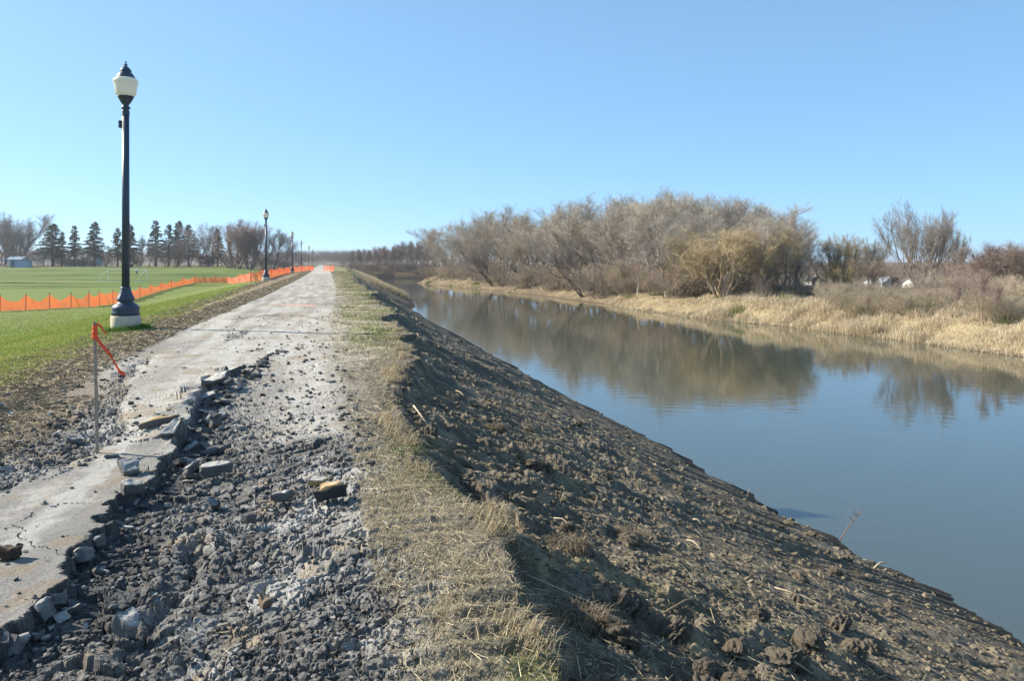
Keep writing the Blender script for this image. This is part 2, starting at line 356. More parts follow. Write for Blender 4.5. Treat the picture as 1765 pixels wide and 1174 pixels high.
def plain(name, rgb, rough=0.6, var=0.12, scale=8, spec=0.3, bump=0.0, bscale=60, metal=0.0):
    m, nt, b = new_mat(name)
    c = N(nt, 'ShaderNodeRGB'); c.outputs[0].default_value = (*rgb, 1)
    n = noise(nt, scale, 4)
    nt.links.new(vmul(nt, c.outputs[0], ramp(nt, n.outputs[0], 0.3, 0.7, 1 - var, 1 + var)), b.inputs['Base Color'])
    b.inputs['Roughness'].default_value = rough; b.inputs['Specular IOR Level'].default_value = spec; b.inputs['Metallic'].default_value = metal
    if bump:
        n2 = noise(nt, bscale, 4); bp = N(nt, 'ShaderNodeBump'); bp.inputs['Distance'].default_value = bump
        nt.links.new(n2.outputs[0], bp.inputs['Height']); nt.links.new(bp.outputs[0], b.inputs['Normal'])
    return m
def objcol_mat(name, var=0.3, scale=1.5, rough=0.9):
    m, nt, b = new_mat(name)
    oi = N(nt, 'ShaderNodeObjectInfo'); n = noise(nt, scale, 3)
    nt.links.new(vmul(nt, oi.outputs['Color'], ramp(nt, n.outputs[0], 0.3, 0.7, 1 - var, 1 + var)), b.inputs['Base Color'])
    b.inputs['Roughness'].default_value = rough; b.inputs['Specular IOR Level'].default_value = 0.1
    return m

M = {}
M['paving'] = attr_mat('paving', 110, 0.5, 1.5, 0.9, 0.006, 130)
M['soil'] = attr_mat('soil', 130, 0.7, 1.3, 0.97, 0.006, 150, 0.1)
M['verge'] = attr_mat('verge', 200, 0.6, 1.4, 0.97, 0.006, 160, 0.1)
M['lawn'] = attr_mat('lawn', 9, 0.75, 1.25, 0.95, 0.0, 60, 0.1)
M['farbank'] = attr_mat('farbank', 3, 0.7, 1.3, 0.97, 0, 10, 0.1)
M['blade'] = attr_mat('blade', 5, 0.8, 1.2, 0.8, 0, 1, 0.2, 0.25)
M['chunk'] = attr_mat('chunk', 180, 0.6, 1.4, 0.9, 0.004, 160)
M['twig'] = objcol_mat('twig', 0.25, 0.8)
M['bark'] = objcol_mat('bark', 0.35, 2.5)
M['needle'] = objcol_mat('needle', 0.35, 1.0)
M['lamp_paint'] = plain('lamp_paint', (0.026, 0.045, 0.078), 0.42, 0.1, 6, 0.5)
M['concrete'] = plain('concrete', (0.50, 0.45, 0.36), 0.9, 0.14, 9, 0.2, 0.003, 90)
M['wood'] = plain('wood', (0.33, 0.265, 0.20), 0.85, 0.25, 30, 0.2, 0.002, 80)
M['orange'] = plain('orange', (0.85, 0.10, 0.03), 0.5, 0.08, 6)
M['white_paint'] = plain('white_paint', (0.78, 0.79, 0.80), 0.5, 0.05, 3)
M['blue_paint'] = plain('blue_paint', (0.10, 0.20, 0.34), 0.6, 0.1, 3)
M['teal_wall'] = plain('teal_wall', (0.10, 0.24, 0.30), 0.7, 0.1, 2)
M['pale_wall'] = plain('pale_wall', (0.52, 0.52, 0.50), 0.8, 0.06, 2)
M['roof_grey'] = plain('roof_grey', (0.20, 0.19, 0.185), 0.85, 0.15, 3)
M['roof_pale'] = plain('roof_pale', (0.42, 0.47, 0.52), 0.5, 0.06, 2)
M['dark'] = plain('dark', (0.03, 0.03, 0.032), 0.7)
M['glass_dark'] = plain('glass_dark', (0.03, 0.035, 0.04), 0.15, 0.05, 2, 0.5)
M['skin'] = plain('skin', (0.50, 0.33, 0.25), 0.6)
M['hair'] = plain('hair', (0.05, 0.035, 0.025), 0.7)
M['hill'] = plain('hill', (0.15, 0.125, 0.115), 1.0, 0.3, 0.02, 0.0)

def globe_mat():
    m, nt, b = new_mat('globe')
    b.inputs['Base Color'].default_value = (0.82, 0.80, 0.72, 1); b.inputs['Roughness'].default_value = 0.35
    n = noise(nt, 3, 2); nt.links.new(ramp(nt, n.outputs[0], .3, .7, .3, .45), b.inputs['Roughness'])
    t = N(nt, 'ShaderNodeBsdfTranslucent'); t.inputs[0].default_value = (0.85, 0.84, 0.78, 1)
    mx = N(nt, 'ShaderNodeMixShader'); mx.inputs[0].default_value = 0.5
    nt.links.new(b.outputs[0], mx.inputs[1]); nt.links.new(t.outputs[0], mx.inputs[2]); nt.links.new(mx.outputs[0], nt.nodes['Material Output'].inputs[0])
    return m
M['globe'] = globe_mat()
def net_mat():
    m, nt, b = new_mat('orange_net')
    b.inputs['Base Color'].default_value = (0.92, 0.16, 0.06, 1); b.inputs['Roughness'].default_value = 0.5
    uv = N(nt, 'ShaderNodeUVMap'); sx = N(nt, 'ShaderNodeSeparateXYZ'); nt.links.new(uv.outputs[0], sx.inputs[0])
    outs = []
    for i, thr in ((0, 0.42), (1, 0.38)):
        fr = N(nt, 'ShaderNodeMath', operation='FRACT'); nt.links.new(sx.outputs[i], fr.inputs[0])
        g = N(nt, 'ShaderNodeMath', operation='GREATER_THAN'); nt.links.new(fr.outputs[0], g.inputs[0]); g.inputs[1].default_value = thr; outs.append(g)
    mu = N(nt, 'ShaderNodeMath', operation='MULTIPLY'); nt.links.new(outs[0].outputs[0], mu.inputs[0]); nt.links.new(outs[1].outputs[0], mu.inputs[1])
    tl = N(nt, 'ShaderNodeBsdfTranslucent'); tl.inputs[0].default_value = (0.9, 0.14, 0.03, 1)
    m1 = N(nt, 'ShaderNodeMixShader'); m1.inputs[0].default_value = 0.35; nt.links.new(b.outputs[0], m1.inputs[1]); nt.links.new(tl.outputs[0], m1.inputs[2])
    tr = N(nt, 'ShaderNodeBsdfTransparent'); m2 = N(nt, 'ShaderNodeMixShader')
    nt.links.new(mu.outputs[0], m2.inputs[0]); nt.links.new(m1.outputs[0], m2.inputs[1]); nt.links.new(tr.outputs[0], m2.inputs[2])
    nt.links.new(m2.outputs[0], nt.nodes['Material Output'].inputs[0]); return m
M['net'] = net_mat()
def water_mat():
    m, nt, b = new_mat('water')
    b.inputs['Base Color'].default_value = (0.054, 0.064, 0.048, 1); b.inputs['Roughness'].default_value = 0.03
    b.inputs['IOR'].default_value = 1.85; b.inputs['Specular IOR Level'].default_value = 0.5
    tc = N(nt, 'ShaderNodeTexCoord')
    def wav(sx, sy, det, rot=0.0):
        mp = N(nt, 'ShaderNodeMapping'); mp.inputs['Scale'].default_value = (sx, sy, 1); mp.inputs['Rotation'].default_value = (0, 0, rot)
        nt.links.new(tc.outputs['Object'], mp.inputs['Vector']); n = N(nt, 'ShaderNodeTexNoise'); n.inputs['Scale'].default_value = 1.0; n.inputs['Detail'].default_value = det
        nt.links.new(mp.outputs[0], n.inputs['Vector']); return n.outputs[0]
    a = wav(1.1, 2.6, 2, 0.3); c = wav(5.0, 9.0, 2, 0.5); p = wav(0.05, 0.08, 2)
    pm = ramp(nt, p, 0.42, 0.62, 0.25, 1.0)
    mul = N(nt, 'ShaderNodeMath', operation='MULTIPLY'); nt.links.new(c, mul.inputs[0]); nt.links.new(pm, mul.inputs[1])
    mu2 = N(nt, 'ShaderNodeMath', operation='MULTIPLY'); nt.links.new(mul.outputs[0], mu2.inputs[0]); mu2.inputs[1].default_value = 0.22
    ad = N(nt, 'ShaderNodeMath', operation='ADD'); nt.links.new(a, ad.inputs[0]); nt.links.new(mu2.outputs[0], ad.inputs[1])
    bp = N(nt, 'ShaderNodeBump'); bp.inputs['Strength'].default_value = 1.0; bp.inputs['Distance'].default_value = 0.0035
    nt.links.new(ad.outputs[0], bp.inputs['Height']); nt.links.new(bp.outputs[0], b.inputs['Normal'])
    return m
M['water'] = water_mat()

# ------------------------------------------------------------------ object helpers
def tag(o, label=None, cat=None, group=None, kind=None):
    if label: o['label'] = label
    if cat: o['category'] = cat
    if group: o['group'] = group
    if kind: o['kind'] = kind
    return o
def link(o, parent=None):
    COL.objects.link(o)
    if parent is not None: o.parent = parent
    return o
def empty(name, loc=(0, 0, 0), rz=0.0):
    o = bpy.data.objects.new(name, None); o.location = loc; o.rotation_euler = (0, 0, rz); o.empty_display_size = 0.2
    return link(o)
def arr_mesh(name, V, F, mat, col=None, smooth=False):
    """V (n,3); F a (m,k) array or list of such arrays"""
    Fs = [F] if isinstance(F, np.ndarray) else F
    me = bpy.data.meshes.new(name)
    V = np.ascontiguousarray(V, dtype=np.float32); me.vertices.add(len(V)); me.vertices.foreach_set('co', V.ravel())
    loops = np.concatenate([f.ravel() for f in Fs]).astype(np.int32)
    tot = np.concatenate([np.full(len(f), f.shape[1], np.int32) for f in Fs]); start = np.concatenate([[0], np.cumsum(tot)[:-1]]).astype(np.int32)
    me.loops.add(len(loops)); me.loops.foreach_set('vertex_index', loops)
    me.polygons.add(len(tot)); me.polygons.foreach_set('loop_start', start); me.polygons.foreach_set('loop_total', tot)
    me.polygons.foreach_set('use_smooth', np.full(len(tot), smooth, bool))
    me.update(calc_edges=True)
    if col is not None:
        a = me.attributes.new('Col', 'FLOAT_COLOR', 'POINT'); c = np.ones((len(V), 4), np.float32); c[:, :3] = col; a.data.foreach_set('color', c.ravel())
    if mat is not None: me.materials.append(mat)
    return me
def arr_obj(name, V, F, mat, parent=None, col=None, smooth=False):
    return link(bpy.data.objects.new(name, arr_mesh(name, V, F, mat, col, smooth)), parent)
class MB:
    """collects boxes, tubes and lathes; build() links them as one mesh object"""
    def __init__(self): self.v = []; self.f = []
    def box(self, c, size, rot=None):
        b = len(self.v); hx, hy, hz = [k / 2 for k in size]
        for sx, sy, sz in ((-1, -1, -1), (1, -1, -1), (1, 1, -1), (-1, 1, -1), (-1, -1, 1), (1, -1, 1), (1, 1, 1), (-1, 1, 1)):
            p = Vector((sx * hx, sy * hy, sz * hz))
            if rot is not None: p = rot @ p
            self.v.append(tuple(p + Vector(c)))
        self.f += [tuple(b + i for i in q) for q in ((3, 2, 1, 0), (4, 5, 6, 7), (0, 1, 5, 4), (1, 2, 6, 5), (2, 3, 7, 6), (3, 0, 4, 7))]
        return self
    def tube(self, pts, rad, n=6, caps=True):
        b = len(self.v); pts = [Vector(p) for p in pts]; k = len(pts)
        rad = rad if isinstance(rad, (list, tuple)) else [rad] * k
        for i, p in enumerate(pts):
            d = (pts[min(i + 1, k - 1)] - pts[max(i - 1, 0)]).normalized()
            a = d.cross(Vector((0, 0, 1)) if abs(d.z) < .9 else Vector((1, 0, 0))).normalized(); c = d.cross(a)
            for j in range(n):
                t = 2 * math.pi * j / n; self.v.append(tuple(p + (a * math.cos(t) + c * math.sin(t)) * rad[i]))
        for i in range(k - 1):
            for j in range(n):
                self.f.append((b + i * n + j, b + i * n + (j + 1) % n, b + (i + 1) * n + (j + 1) % n, b + (i + 1) * n + j))
        if caps:
            self.f.append(tuple(b + j for j in range(n))[::-1]); self.f.append(tuple(b + (k - 1) * n + j for j in range(n)))
        return self
    def lathe(self, prof, n=32, flute=None):
        b = len(self.v); k = len(prof)
        for (r, z) in prof:
            for j in range(n):
                t = 2 * math.pi * j / n; q = r * (flute(t, z) if flute else 1); self.v.append((q * math.cos(t), q * math.sin(t), z))
        for i in range(k - 1):
            for j in range(n):
                self.f.append((b + i * n + j, b + i * n + (j + 1) % n, b + (i + 1) * n + (j + 1) % n, b + (i + 1) * n + j))
        self.f.append(tuple(b + j for j in range(n))[::-1]); self.f.append(tuple(b + (k - 1) * n + j for j in range(n)))
        return self
    def poly(self, pts, faces):
        b = len(self.v); self.v += [tuple(p) for p in pts]; self.f += [tuple(b + i for i in q) for q in faces]; return self
    def build(self, name, mat, parent=None, smooth=False):
        me = bpy.data.meshes.new(name); me.from_pydata(self.v, [], self.f); me.update()
        if smooth: me.polygons.foreach_set('use_smooth', np.ones(len(me.polygons), bool))
        me.materials.append(mat)
        return link(bpy.data.objects.new(name, me), parent)
def copy_tree(o, parent=None):
    c = o.copy(); COL.objects.link(c)
    if parent is not None: c.parent = parent
    for ch in list(o.children): copy_tree(ch, c)
    return c

# ------------------------------------------------------------------ ground
def build_ground():
    dense = np.radians(np.arange(-37.5, 37.5001, 0.080))
    side = np.radians(np.concatenate([np.arange(38, 60, 0.5), np.arange(60, 181, 3.0)]))
    ang = np.concatenate([-side[::-1], dense, side]); ang = ang[:-1]
    rr = [0.35, 0.7, 1.0, 1.3, 1.6]
    while rr[-1] < 950:
        r = rr[-1]; k = 0.0028 if r > 2.2 else .01
        if r > 8: k = 0.0050
        if r > 18: k = 0.0075
        if r > 50: k = 0.013
        rr.append(r * (1 + k))
    rr = np.array(rr); na, nr = len(ang), len(rr)
    A, RR = np.meshgrid(ang, rr)
    X = (np.sin(A) * RR).ravel(); Y = (np.cos(A) * RR).ravel()
    z, col, rid = terrain(X, Y, True)
    i = np.arange(nr - 1)[:, None] * na; j = np.arange(na)[None, :]; j2 = (j + 1) % na
    F = np.stack([(i + j), (i + na + j), (i + na + j2), (i + j2)], -1).reshape(-1, 4)[:, ::-1]
    V = np.stack([X, Y, z], 1)
    fr = rid[F[:, 0]]
    for k, (nm, mt) in enumerate((('field', 'lawn'), ('path', 'paving'), ('verge', 'verge'), ('river_bank', 'soil'), ('far_bank', 'farbank'))):
        f = F[fr == k]
        idx, inv = np.unique(f.ravel(), return_inverse=True)
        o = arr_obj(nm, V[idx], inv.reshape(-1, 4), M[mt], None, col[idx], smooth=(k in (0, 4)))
        tag(o, kind='structure')
build_ground()
w = MB(); w.poly([(-120, -60, WATER_Z), (260, -60, WATER_Z), (260, 262, WATER_Z), (-120, 262, WATER_Z)], [(0, 1, 2, 3)])
tag(w.build('river', M['water']), kind='structure')
# land beyond: rolling rise to the horizon
def build_hills():
    ang = np.radians(np.linspace(-75, 75, 220)); rr = np.array([900, 1050, 1250, 1500, 1900, 2600, 4000, 6500])
    A, RR = np.meshgrid(ang, rr); X = np.sin(A) * RR; Y = np.cos(A) * RR
    h = np.array([-6, -3, 5, 11, 14, 15, 12, 5])[:, None] + np.array([0, 0, .6, 1, 1, 1, 1, 1])[:, None] * (8 * fbm((np.degrees(A) * .22).ravel(), (RR / 700).ravel(), 4, 5).reshape(A.shape) + 8 * np.exp(-((np.degrees(A) + 31) / 9) ** 2))
    h = np.where(A > 0.0, np.minimum(h, 1.0 + (h - 1.0) * (1 - .85 * sst(0, .25, A))), h)
    na, nr = len(ang), len(rr); i = np.arange(nr - 1)[:, None] * na; j = np.arange(na - 1)[None, :]
    F = np.stack([i + j, i + j + 1, i + na + j + 1, i + na + j], -1).reshape(-1, 4)
    tag(arr_obj('hills', np.stack([X.ravel(), Y.ravel(), h.ravel()], 1), F, M['hill'], smooth=True), kind='structure')
build_hills()

# ------------------------------------------------------------------ trees
def cones(B, T, Wd):
    """three-sided tapering spikes: bases, tips, base radius"""
    B = np.array(B); T = np.array(T); Wd = np.array(Wd); d = T - B; L = np.linalg.norm(d, axis=1, keepdims=True) + 1e-9; d = d / L
    ref = np.where(np.abs(d[:, 2:3]) < .9, np.array([[0, 0, 1.]]), np.array([[1., 0, 0]])); a = np.cross(d, ref); a /= np.linalg.norm(a, axis=1, keepdims=True); c = np.cross(d, a)
    vs = [B + (a * math.cos(t) + c * math.sin(t)) * Wd[:, None] for t in (0, 2.094, 4.189)] + [T]
    n = len(B); V = np.stack(vs, 1).reshape(-1, 3); k = np.arange(n)[:, None] * 4
    F = np.concatenate([k + np.array([[0, 1, 3]]), k + np.array([[1, 2, 3]]), k + np.array([[2, 0, 3]])])
    return V, F
def tree_mesh(seed, stems=1, h=10.0, spread=0.5, base=0.35, nch=(9, 6, 5), twigs=9, fan=0.5, trop=0.12, tw=0.009, tl=0.75, r0=0.17, lean=0.0, wob=.12):
    """a bare tree: (trunk and limbs mesh, twig mesh) about h metres high"""
    rg = random.Random(seed); mb = MB(); B, T, Wd = [], [], []
    def rv(): return Vector((rg.gauss(0, 1), rg.gauss(0, 1), rg.gauss(0, 1)))
    def grow(p, d, L, r, lv):
        ns = (7, 5, 4, 3)[lv]; pts = [p.copy()]; ds = [d.copy()]
        for i in range(ns):
            d = (d + rv() * wob + Vector((0, 0, trop if lv else .05))).normalized(); pts.append(pts[-1] + d * (L / ns)); ds.append(d.copy())
        rads = [r * (1 - .75 * i / ns) for i in range(ns + 1)]
        mb.tube(pts, rads, (7, 5, 3, 3)[lv], caps=False)
        if lv == 3 or (lv == 2 and len(nch) < 3):
            for q in range(twigs):
                t = rg.uniform(.15, 1) * ns; i = min(int(t), ns - 1); pp = pts[i].lerp(pts[i + 1], t - i)
                dd = (ds[i] * 1.0 + rv() * .75 + Vector((0, 0, trop * 2))).normalized(); LL = tl * rg.uniform(.4, 1.1)
                B.append(tuple(pp)); T.append(tuple(pp + dd * LL)); Wd.append(tw * rg.uniform(.7, 1.2))
                p2 = pp + dd * LL * .45; d2 = (dd + rv() * .5).normalized(); B.append(tuple(p2)); T.append(tuple(p2 + d2 * LL * .6)); Wd.append(tw * .7)
            return
        n = nch[lv]; st = base if lv == 0 else .2
        for q in range(n):
            f = st + (1 - st) * (q + rg.random()) / n; t = f * ns; i = min(int(t), ns - 1); pp = pts[i].lerp(pts[i + 1], t - i)
            side = ds[i].cross(rv()).normalized(); a = rg.uniform(.55, 1.25) * fan * (1.15 - .35 * f)
            nd = (ds[i] * math.cos(a) + side * math.sin(a)).normalized()
            grow(pp, nd, L * rg.uniform(.40, .62) * ((1.25 - .65 * f) if lv == 0 else 1.0), max(rads[i] * .55, .012), lv + 1)
        if lv < 2: grow(pts[-1], ds[-1], L * .35, rads[-1], lv + 1)
    for k in range(stems):
        az = 2 * math.pi * (k + rg.random() * .6) / stems; sp = spread * rg.uniform(.5, 1.1) if stems > 1 else 0
        d = Vector((math.cos(az) * sp + lean, math.sin(az) * sp, 1)).normalized()
        grow(Vector((math.cos(az) * .25, math.sin(az) * .25, -.3)) if stems > 1 else Vector((0, 0, -.3)), d, h * rg.uniform(.66, .82), r0, 0)
    V, F = cones(B, T, Wd); V0 = np.array(mb.v)
    top = np.percentile(V[:, 2], 99.7); k = h / top; V *= k; V0 *= k
    me = bpy.data.meshes.new('trunk'); me.from_pydata([tuple(v) for v in V0], [], mb.f); me.update(); me.polygons.foreach_set('use_smooth', np.ones(len(me.polygons), bool)); me.materials.append(M['bark'])
    return me, arr_mesh('crown', V, F, M['twig']), (V, F)
def conifer_mesh(seed, h=10.0, rad=2.2, bare=0.22, gap=0.15, droop=.25):
    rg = random.Random(seed); mb = MB(); mb.tube([(0, 0, -.3), (0.03, 0, h * .5), (0, 0.02, h)], [.17, .11, .015], 7)
    tris = []
    z = bare * h
    while z < h * .985:
        t = (z / h - bare) / (1 - bare); L0 = rad * (1 - t) ** .95 * min(1, .6 + 2.2 * t) + .10
        for q in range(rg.randint(4, 6)):
            if rg.random() < gap: continue
            az = rg.uniform(0, 6.283); L = L0 * rg.uniform(.55, 1.15); dx, dy = math.cos(az), math.sin(az); e = rg.uniform(-.15, .12) + .35 * t
            mb.tube([(0, 0, z), (dx * L * .6, dy * L * .6, z + e * L * .6), (dx * L, dy * L, z + e * L - droop * L)], [.03, .02, .006], 3, False)
            for k in range(int(10 + 30 * L / rad)):
                f = rg.uniform(.12, 1.03); zz = z + e * L * f - droop * L * max(0, f - .5) * 2
                px, py = dx * L * f, dy * L * f; sz = .27 * rg.uniform(.6, 1.3)
                a2 = az + rg.uniform(-1.3, 1.3); a3 = a2 + rg.uniform(.4, .9)
                P = (px, py, zz + rg.uniform(-.05, .06))
                tris.append((P, (px + math.cos(a2) * sz, py + math.sin(a2) * sz, zz - rg.uniform(-.05, .22)), (px + math.cos(a3) * sz * .6, py + math.sin(a3) * sz * .6, zz - rg.uniform(.0, .30))))
        z += h * .021 * rg.uniform(.7, 1.3)
    V = np.array(tris).reshape(-1, 3); F = np.arange(len(V)).reshape(-1, 3)
    me = bpy.data.meshes.new('trunk'); me.from_pydata(mb.v, [], mb.f); me.update(); me.materials.append(M['bark'])
    return me, arr_mesh('crown', V, F, M['needle'])

TREES = {
    'forest': [tree_mesh(1, nch=(11, 7, 7), base=.28, fan=.62, twigs=4), tree_mesh(2, nch=(10, 7, 7), base=.34, fan=.70, twigs=4), tree_mesh(3, stems=2, spread=.25, nch=(9, 6, 6), base=.28, fan=.6, twigs=4), tree_mesh(4, stems=3, spread=.32, nch=(8, 6, 5), base=.25, fan=.55, twigs=5)],
    'vase': [tree_mesh(11, stems=6, spread=.42, nch=(8, 5, 4), base=.22, fan=.42, twigs=7, trop=.16), tree_mesh(12, stems=5, spread=.36, nch=(9, 5, 4), base=.2, fan=.40, twigs=8, trop=.18)],
    'open': [tree_mesh(25, stems=7, spread=.48, nch=(9, 6, 5), base=.25, fan=.45, twigs=3, trop=.13, r0=.13, tw=.010, wob=.08)],
    'shrub': [tree_mesh(31, stems=9, spread=.75, nch=(6, 4), base=.15, fan=.6, twigs=10, r0=.06, tl=1.3, tw=.014), tree_mesh(32, stems=11, spread=.95, nch=(6, 4), base=.12, fan=.7, twigs=10, r0=.05, tl=1.3, tw=.014), tree_mesh(33, stems=7, spread=.6, nch=(7, 4), base=.15, fan=.5, twigs=12, r0=.05, tl=1.6, trop=.25, tw=.014)],
    'willow': [tree_mesh(41, stems=8, spread=.65, nch=(7, 5, 3), base=.18, fan=.55, twigs=8, trop=.12, tl=1.3, r0=.10, tw=.013)],
    'slender': [tree_mesh(51, nch=(13, 5), base=.4, fan=.42, twigs=10, trop=.2, r0=.10, tl=1.2, tw=.016), tree_mesh(52, nch=(12, 5), base=.35, fan=.5, twigs=10, trop=.15, r0=.10, tl=1.2, tw=.016)],
    'leaning': [tree_mesh(61, stems=3, spread=.2, lean=-.75, nch=(9, 5, 4), base=.3, fan=.45, twigs=6, trop=.10)],
    'fallen': [tree_mesh(62, stems=5, spread=.3, lean=-1.7, nch=(8, 5), base=.3, fan=.35, twigs=8, trop=.0, r0=.12)],
    'conifer': [conifer_mesh(71, rad=2.1), conifer_mesh(72, rad=1.7, bare=.25, gap=.25), conifer_mesh(73, rad=2.5, bare=.2, gap=.3, droop=.1)],
}
_first = {}
def tree(kind, var, x, y, top, width=1.0, rz=None, col=(.2, .17, .15), bark=None, label='', cat='tree', group=None, name='bare_tree'):
    """one tree standing on the ground, its top at height 'top'"""
    z0 = zat(x, y); sc = max(top - z0, .6) / 10.0
    src = TREES[kind][var % len(TREES[kind])]; key = (kind, var % len(TREES[kind]))
    if key not in _first:
        root = empty(name); link(bpy.data.objects.new('trunk', src[0]), root); link(bpy.data.objects.new('crown', src[1]), root); _first[key] = root
    else:
        root = copy_tree(_first[key]); root.name = name
    for k in list(root.keys()): del root[k]
    root.location = (x, y, z0); root.scale = (sc * width, sc * width, sc); root.rotation_euler = (0, 0, random.uniform(0, 6.28) if rz is None else rz)
    if max(col) < .30 and kind not in ('conifer',): col = tuple(min(1, k * 1.5) for k in col)
    for ch in root.children:
        c = col if ch.name.startswith('crown') else (bark or tuple(k * (.55 if kind == 'forest' else .8) for k in col)); ch.color = (*c, 1)
    return tag(root, label, cat, group)

GREY = [(.50, .44, .36), (.46, .405, .34), (.52, .445, .345), (.43, .37, .30)]
# the wood across the river, three rows deep
TOPX = [700, 735, 760, 800, 850, 900, 960, 1000, 1040, 1080, 1110, 1160, 1200, 1260, 1310, 1340, 1400, 1440]
TOPY = [425, 402, 384, 372, 366, 357, 350, 346, 333, 340, 334, 326, 336, 336, 350, 362, 400, 425]
def bankY(px):           # distance of the far waterline under a pixel column
    return float(np.interp(px, [718, 870, 1040, 1180, 1400, 1765, 2000], [173, 121, 84, 65.8, 51.8, 37.4, 31]))
WOODG = 'bare trees of the wood across the river'
n_w = 0
for row, (back, frac, step) in enumerate(((7, .72, 30), (17, .88, 27), (30, 1.0, 24))):
    px = 762 + row * 9
    while px < 1400 - row * 10:
        Y = bankY(px) + back * (1 + (px < 800) * .3) + random.uniform(-2.5, 2.5)
        py = np.interp(px, TOPX, TOPY) + random.uniform(-9, 4); py = HY - (HY - py) * frac + (random.uniform(0, 14) if row < 2 else 0)
        if row == 0 and 1180 < px: px += step; continue
        c = random.choice(GREY)
        lab = ('bare grey tree in the front row of the wood across the river', 'bare grey tree in the middle of the wood across the river', 'tall bare grey tree at the back of the wood across the river')[row]
        tree('forest', random.randint(0, 3), at(px, Y), Y, zpix(py, Y), random.uniform(1.25, 1.8), None, c, None, lab, 'tree', WOODG)
        n_w += 1; px += step * random.uniform(.7, 1.25)
# trees in it that stand out
for (px, py, Y, kind, var, wd, c, lab) in (
    (1040, 331, 122, 'forest', 1, .7, GREY[1], 'slim bare tree whose twigs top the left shoulder of the wood'),
    (1160, 325, 112, 'forest', 0, .9, GREY[0], 'highest bare tree on the skyline of the wood across the river'),
    (1380, 350, 76, 'forest', 0, 1.35, (.40, .345, .28), 'round topped bare tree at the right end of the wood, sky on its right'),
    (1245, 392, 69, 'willow', 0, 1.8, (.46, .365, .225), 'broad tan orange twigged willow at the near right edge of the wood'),
    (1190, 418, 74, 'willow', 0, 1.2, (.40, .32, .22), 'smaller tan twigged willow touching the left side of the orange one'),
    (1300, 430, 70, 'shrub', 2, 1.6, (.34, .27, .19), 'pale brown thicket under the right side of the orange willow'),
    (1345, 425, 74, 'shrub', 0, 1.3, (.20, .15, .12), 'dark brown thicket right of the orange willow'),
    (1450, 404, 82, 'vase', 0, 1.5, (.29, .235, .15), 'low yellowish bare tree in the gap between wood and lone tree'),
    (1412, 385, 80, 'forest', 1, 1.2, (.38, .33, .27), 'shorter bare tree leaning on the right shoulder of the wood'),
    (1502, 412, 92, 'vase', 0, 1.2, (.33, .28, .21), 'small see-through bare tree halfway between wood and lone tree'),
    (1740, 428, 70, 'vase', 0, 1.3, (.30, .25, .20), 'bushy bare tree rising behind the rounded brown tree'),
    (1588, 350, 68, 'open', 0, 1.15, (.33, .28, .235), 'tall lone bare tree with many upright stems on the far bank'),
    (1640, 395, 74, 'vase', 1, .55, (.21, .18, .15), 'small pale bare tree leaning out right of the lone tree'),
    (1705, 420, 62, 'willow', 0, 1.75, (.19, .15, .125), 'rounded bare brown tree beside the right picture edge'),
    (1785, 424, 60, 'shrub', 1, 1.5, (.17, .13, .11), 'dense brown thicket cut by the right picture edge'),
    (1655, 448, 62, 'shrub', 0, 1.7, (.25, .19, .15), 'brown bush between the lone bare tree and the rounded brown tree'),
    (1490, 436, 74, 'shrub', 2, 1.3, (.30, .235, .165), 'tall pale bush filling the gap left of the lone bare tree'),
    (1530, 445, 70, 'shrub', 1, 1.5, (.20, .16, .13), 'brown thicket at the foot of the lone bare tree'),
    (1440, 450, 68, 'shrub', 2, 1.4, (.25, .19, .10), 'yellow brown bushes below the low yellowish tree'),
    (905, 372, 136, 'forest', 3, .9, (.29, .20, .11), 'amber twigged tree inside the left half of the wood'),
    (1000, 385, 108, 'willow', 0, .8, (.28, .21, .11), 'yellow twigged tree in the middle front of the wood')):
    tree(kind, var, at(px, Y), Y, zpix(py, Y), wd, None, c, None, lab, 'tree' if 'thicket' not in lab and 'bushes' not in lab else 'shrub', None, 'bare_tree' if kind != 'shrub' else 'bare_shrub')
for (px, py, rz, lab) in ((1005, 425, 0.0, 'grey many stemmed tree leaning left over the water'), (850, 430, .3, 'smaller grey tree leaning left over the water near the point')):
    Y = bankY(px) + 2.5; tree('leaning', 0, at(px, Y), Y, zpix(py, Y), 1.0, rz, (.20, .17, .15), (.10, .08, .065), lab, 'tree', None, 'leaning_tree')
Y = 172; tree('fallen', 0, at(778, Y), Y, zpix(436, Y), 1.5, 0, (.14, .115, .1), (.09, .075, .06), 'toppled bare tree reaching left from the point over the water', 'tree', None, 'fallen_tree')
# undergrowth along the far bank
SHG = 'bare shrubs along the far bank'
for k in range(84):
    px = 735 + k * 8.6 if k < 54 else 1190 + (k - 54) * 20 + random.uniform(-6, 6); Y = bankY(px) + (random.uniform(.6, 7) if px < 1040 else random.uniform(3.5, 9) if px < 1180 else random.uniform(9, 20)); hgt = random.uniform(2.0, 4.4) if px < 1180 else random.uniform(1.0, 2.4)
    x = at(px, Y); tree('shrub', k, x, Y, zat(x, Y) + hgt, random.uniform(1.0, 1.6), None, random.choice([(.26, .215, .165), (.24, .20, .155), (.285, .23, .165), (.22, .175, .14)]), None,
         'low bare brown shrub at the water side of the wood' if px < 1180 else 'low bare brown shrub in the straw grass of the far bank', 'shrub', SHG, 'bare_shrub')
for (px, hgt, off) in ((1240, 2.2, 1.5), (1305, 2.3, 2), (1500, 2.0, 1.5), (1695, 3.0, 2.5), (1715, 2.6, 2.2), (1640, 2.0, 5)):
    Y = bankY(px) + off; x = at(px, Y); tree('slender', px, x, Y, zat(x, Y) + hgt, .9, None, (.17, .13, .11), None, 'thin bare sapling at the water edge of the straw bank', 'sapling', 'saplings on the straw bank', 'sapling')
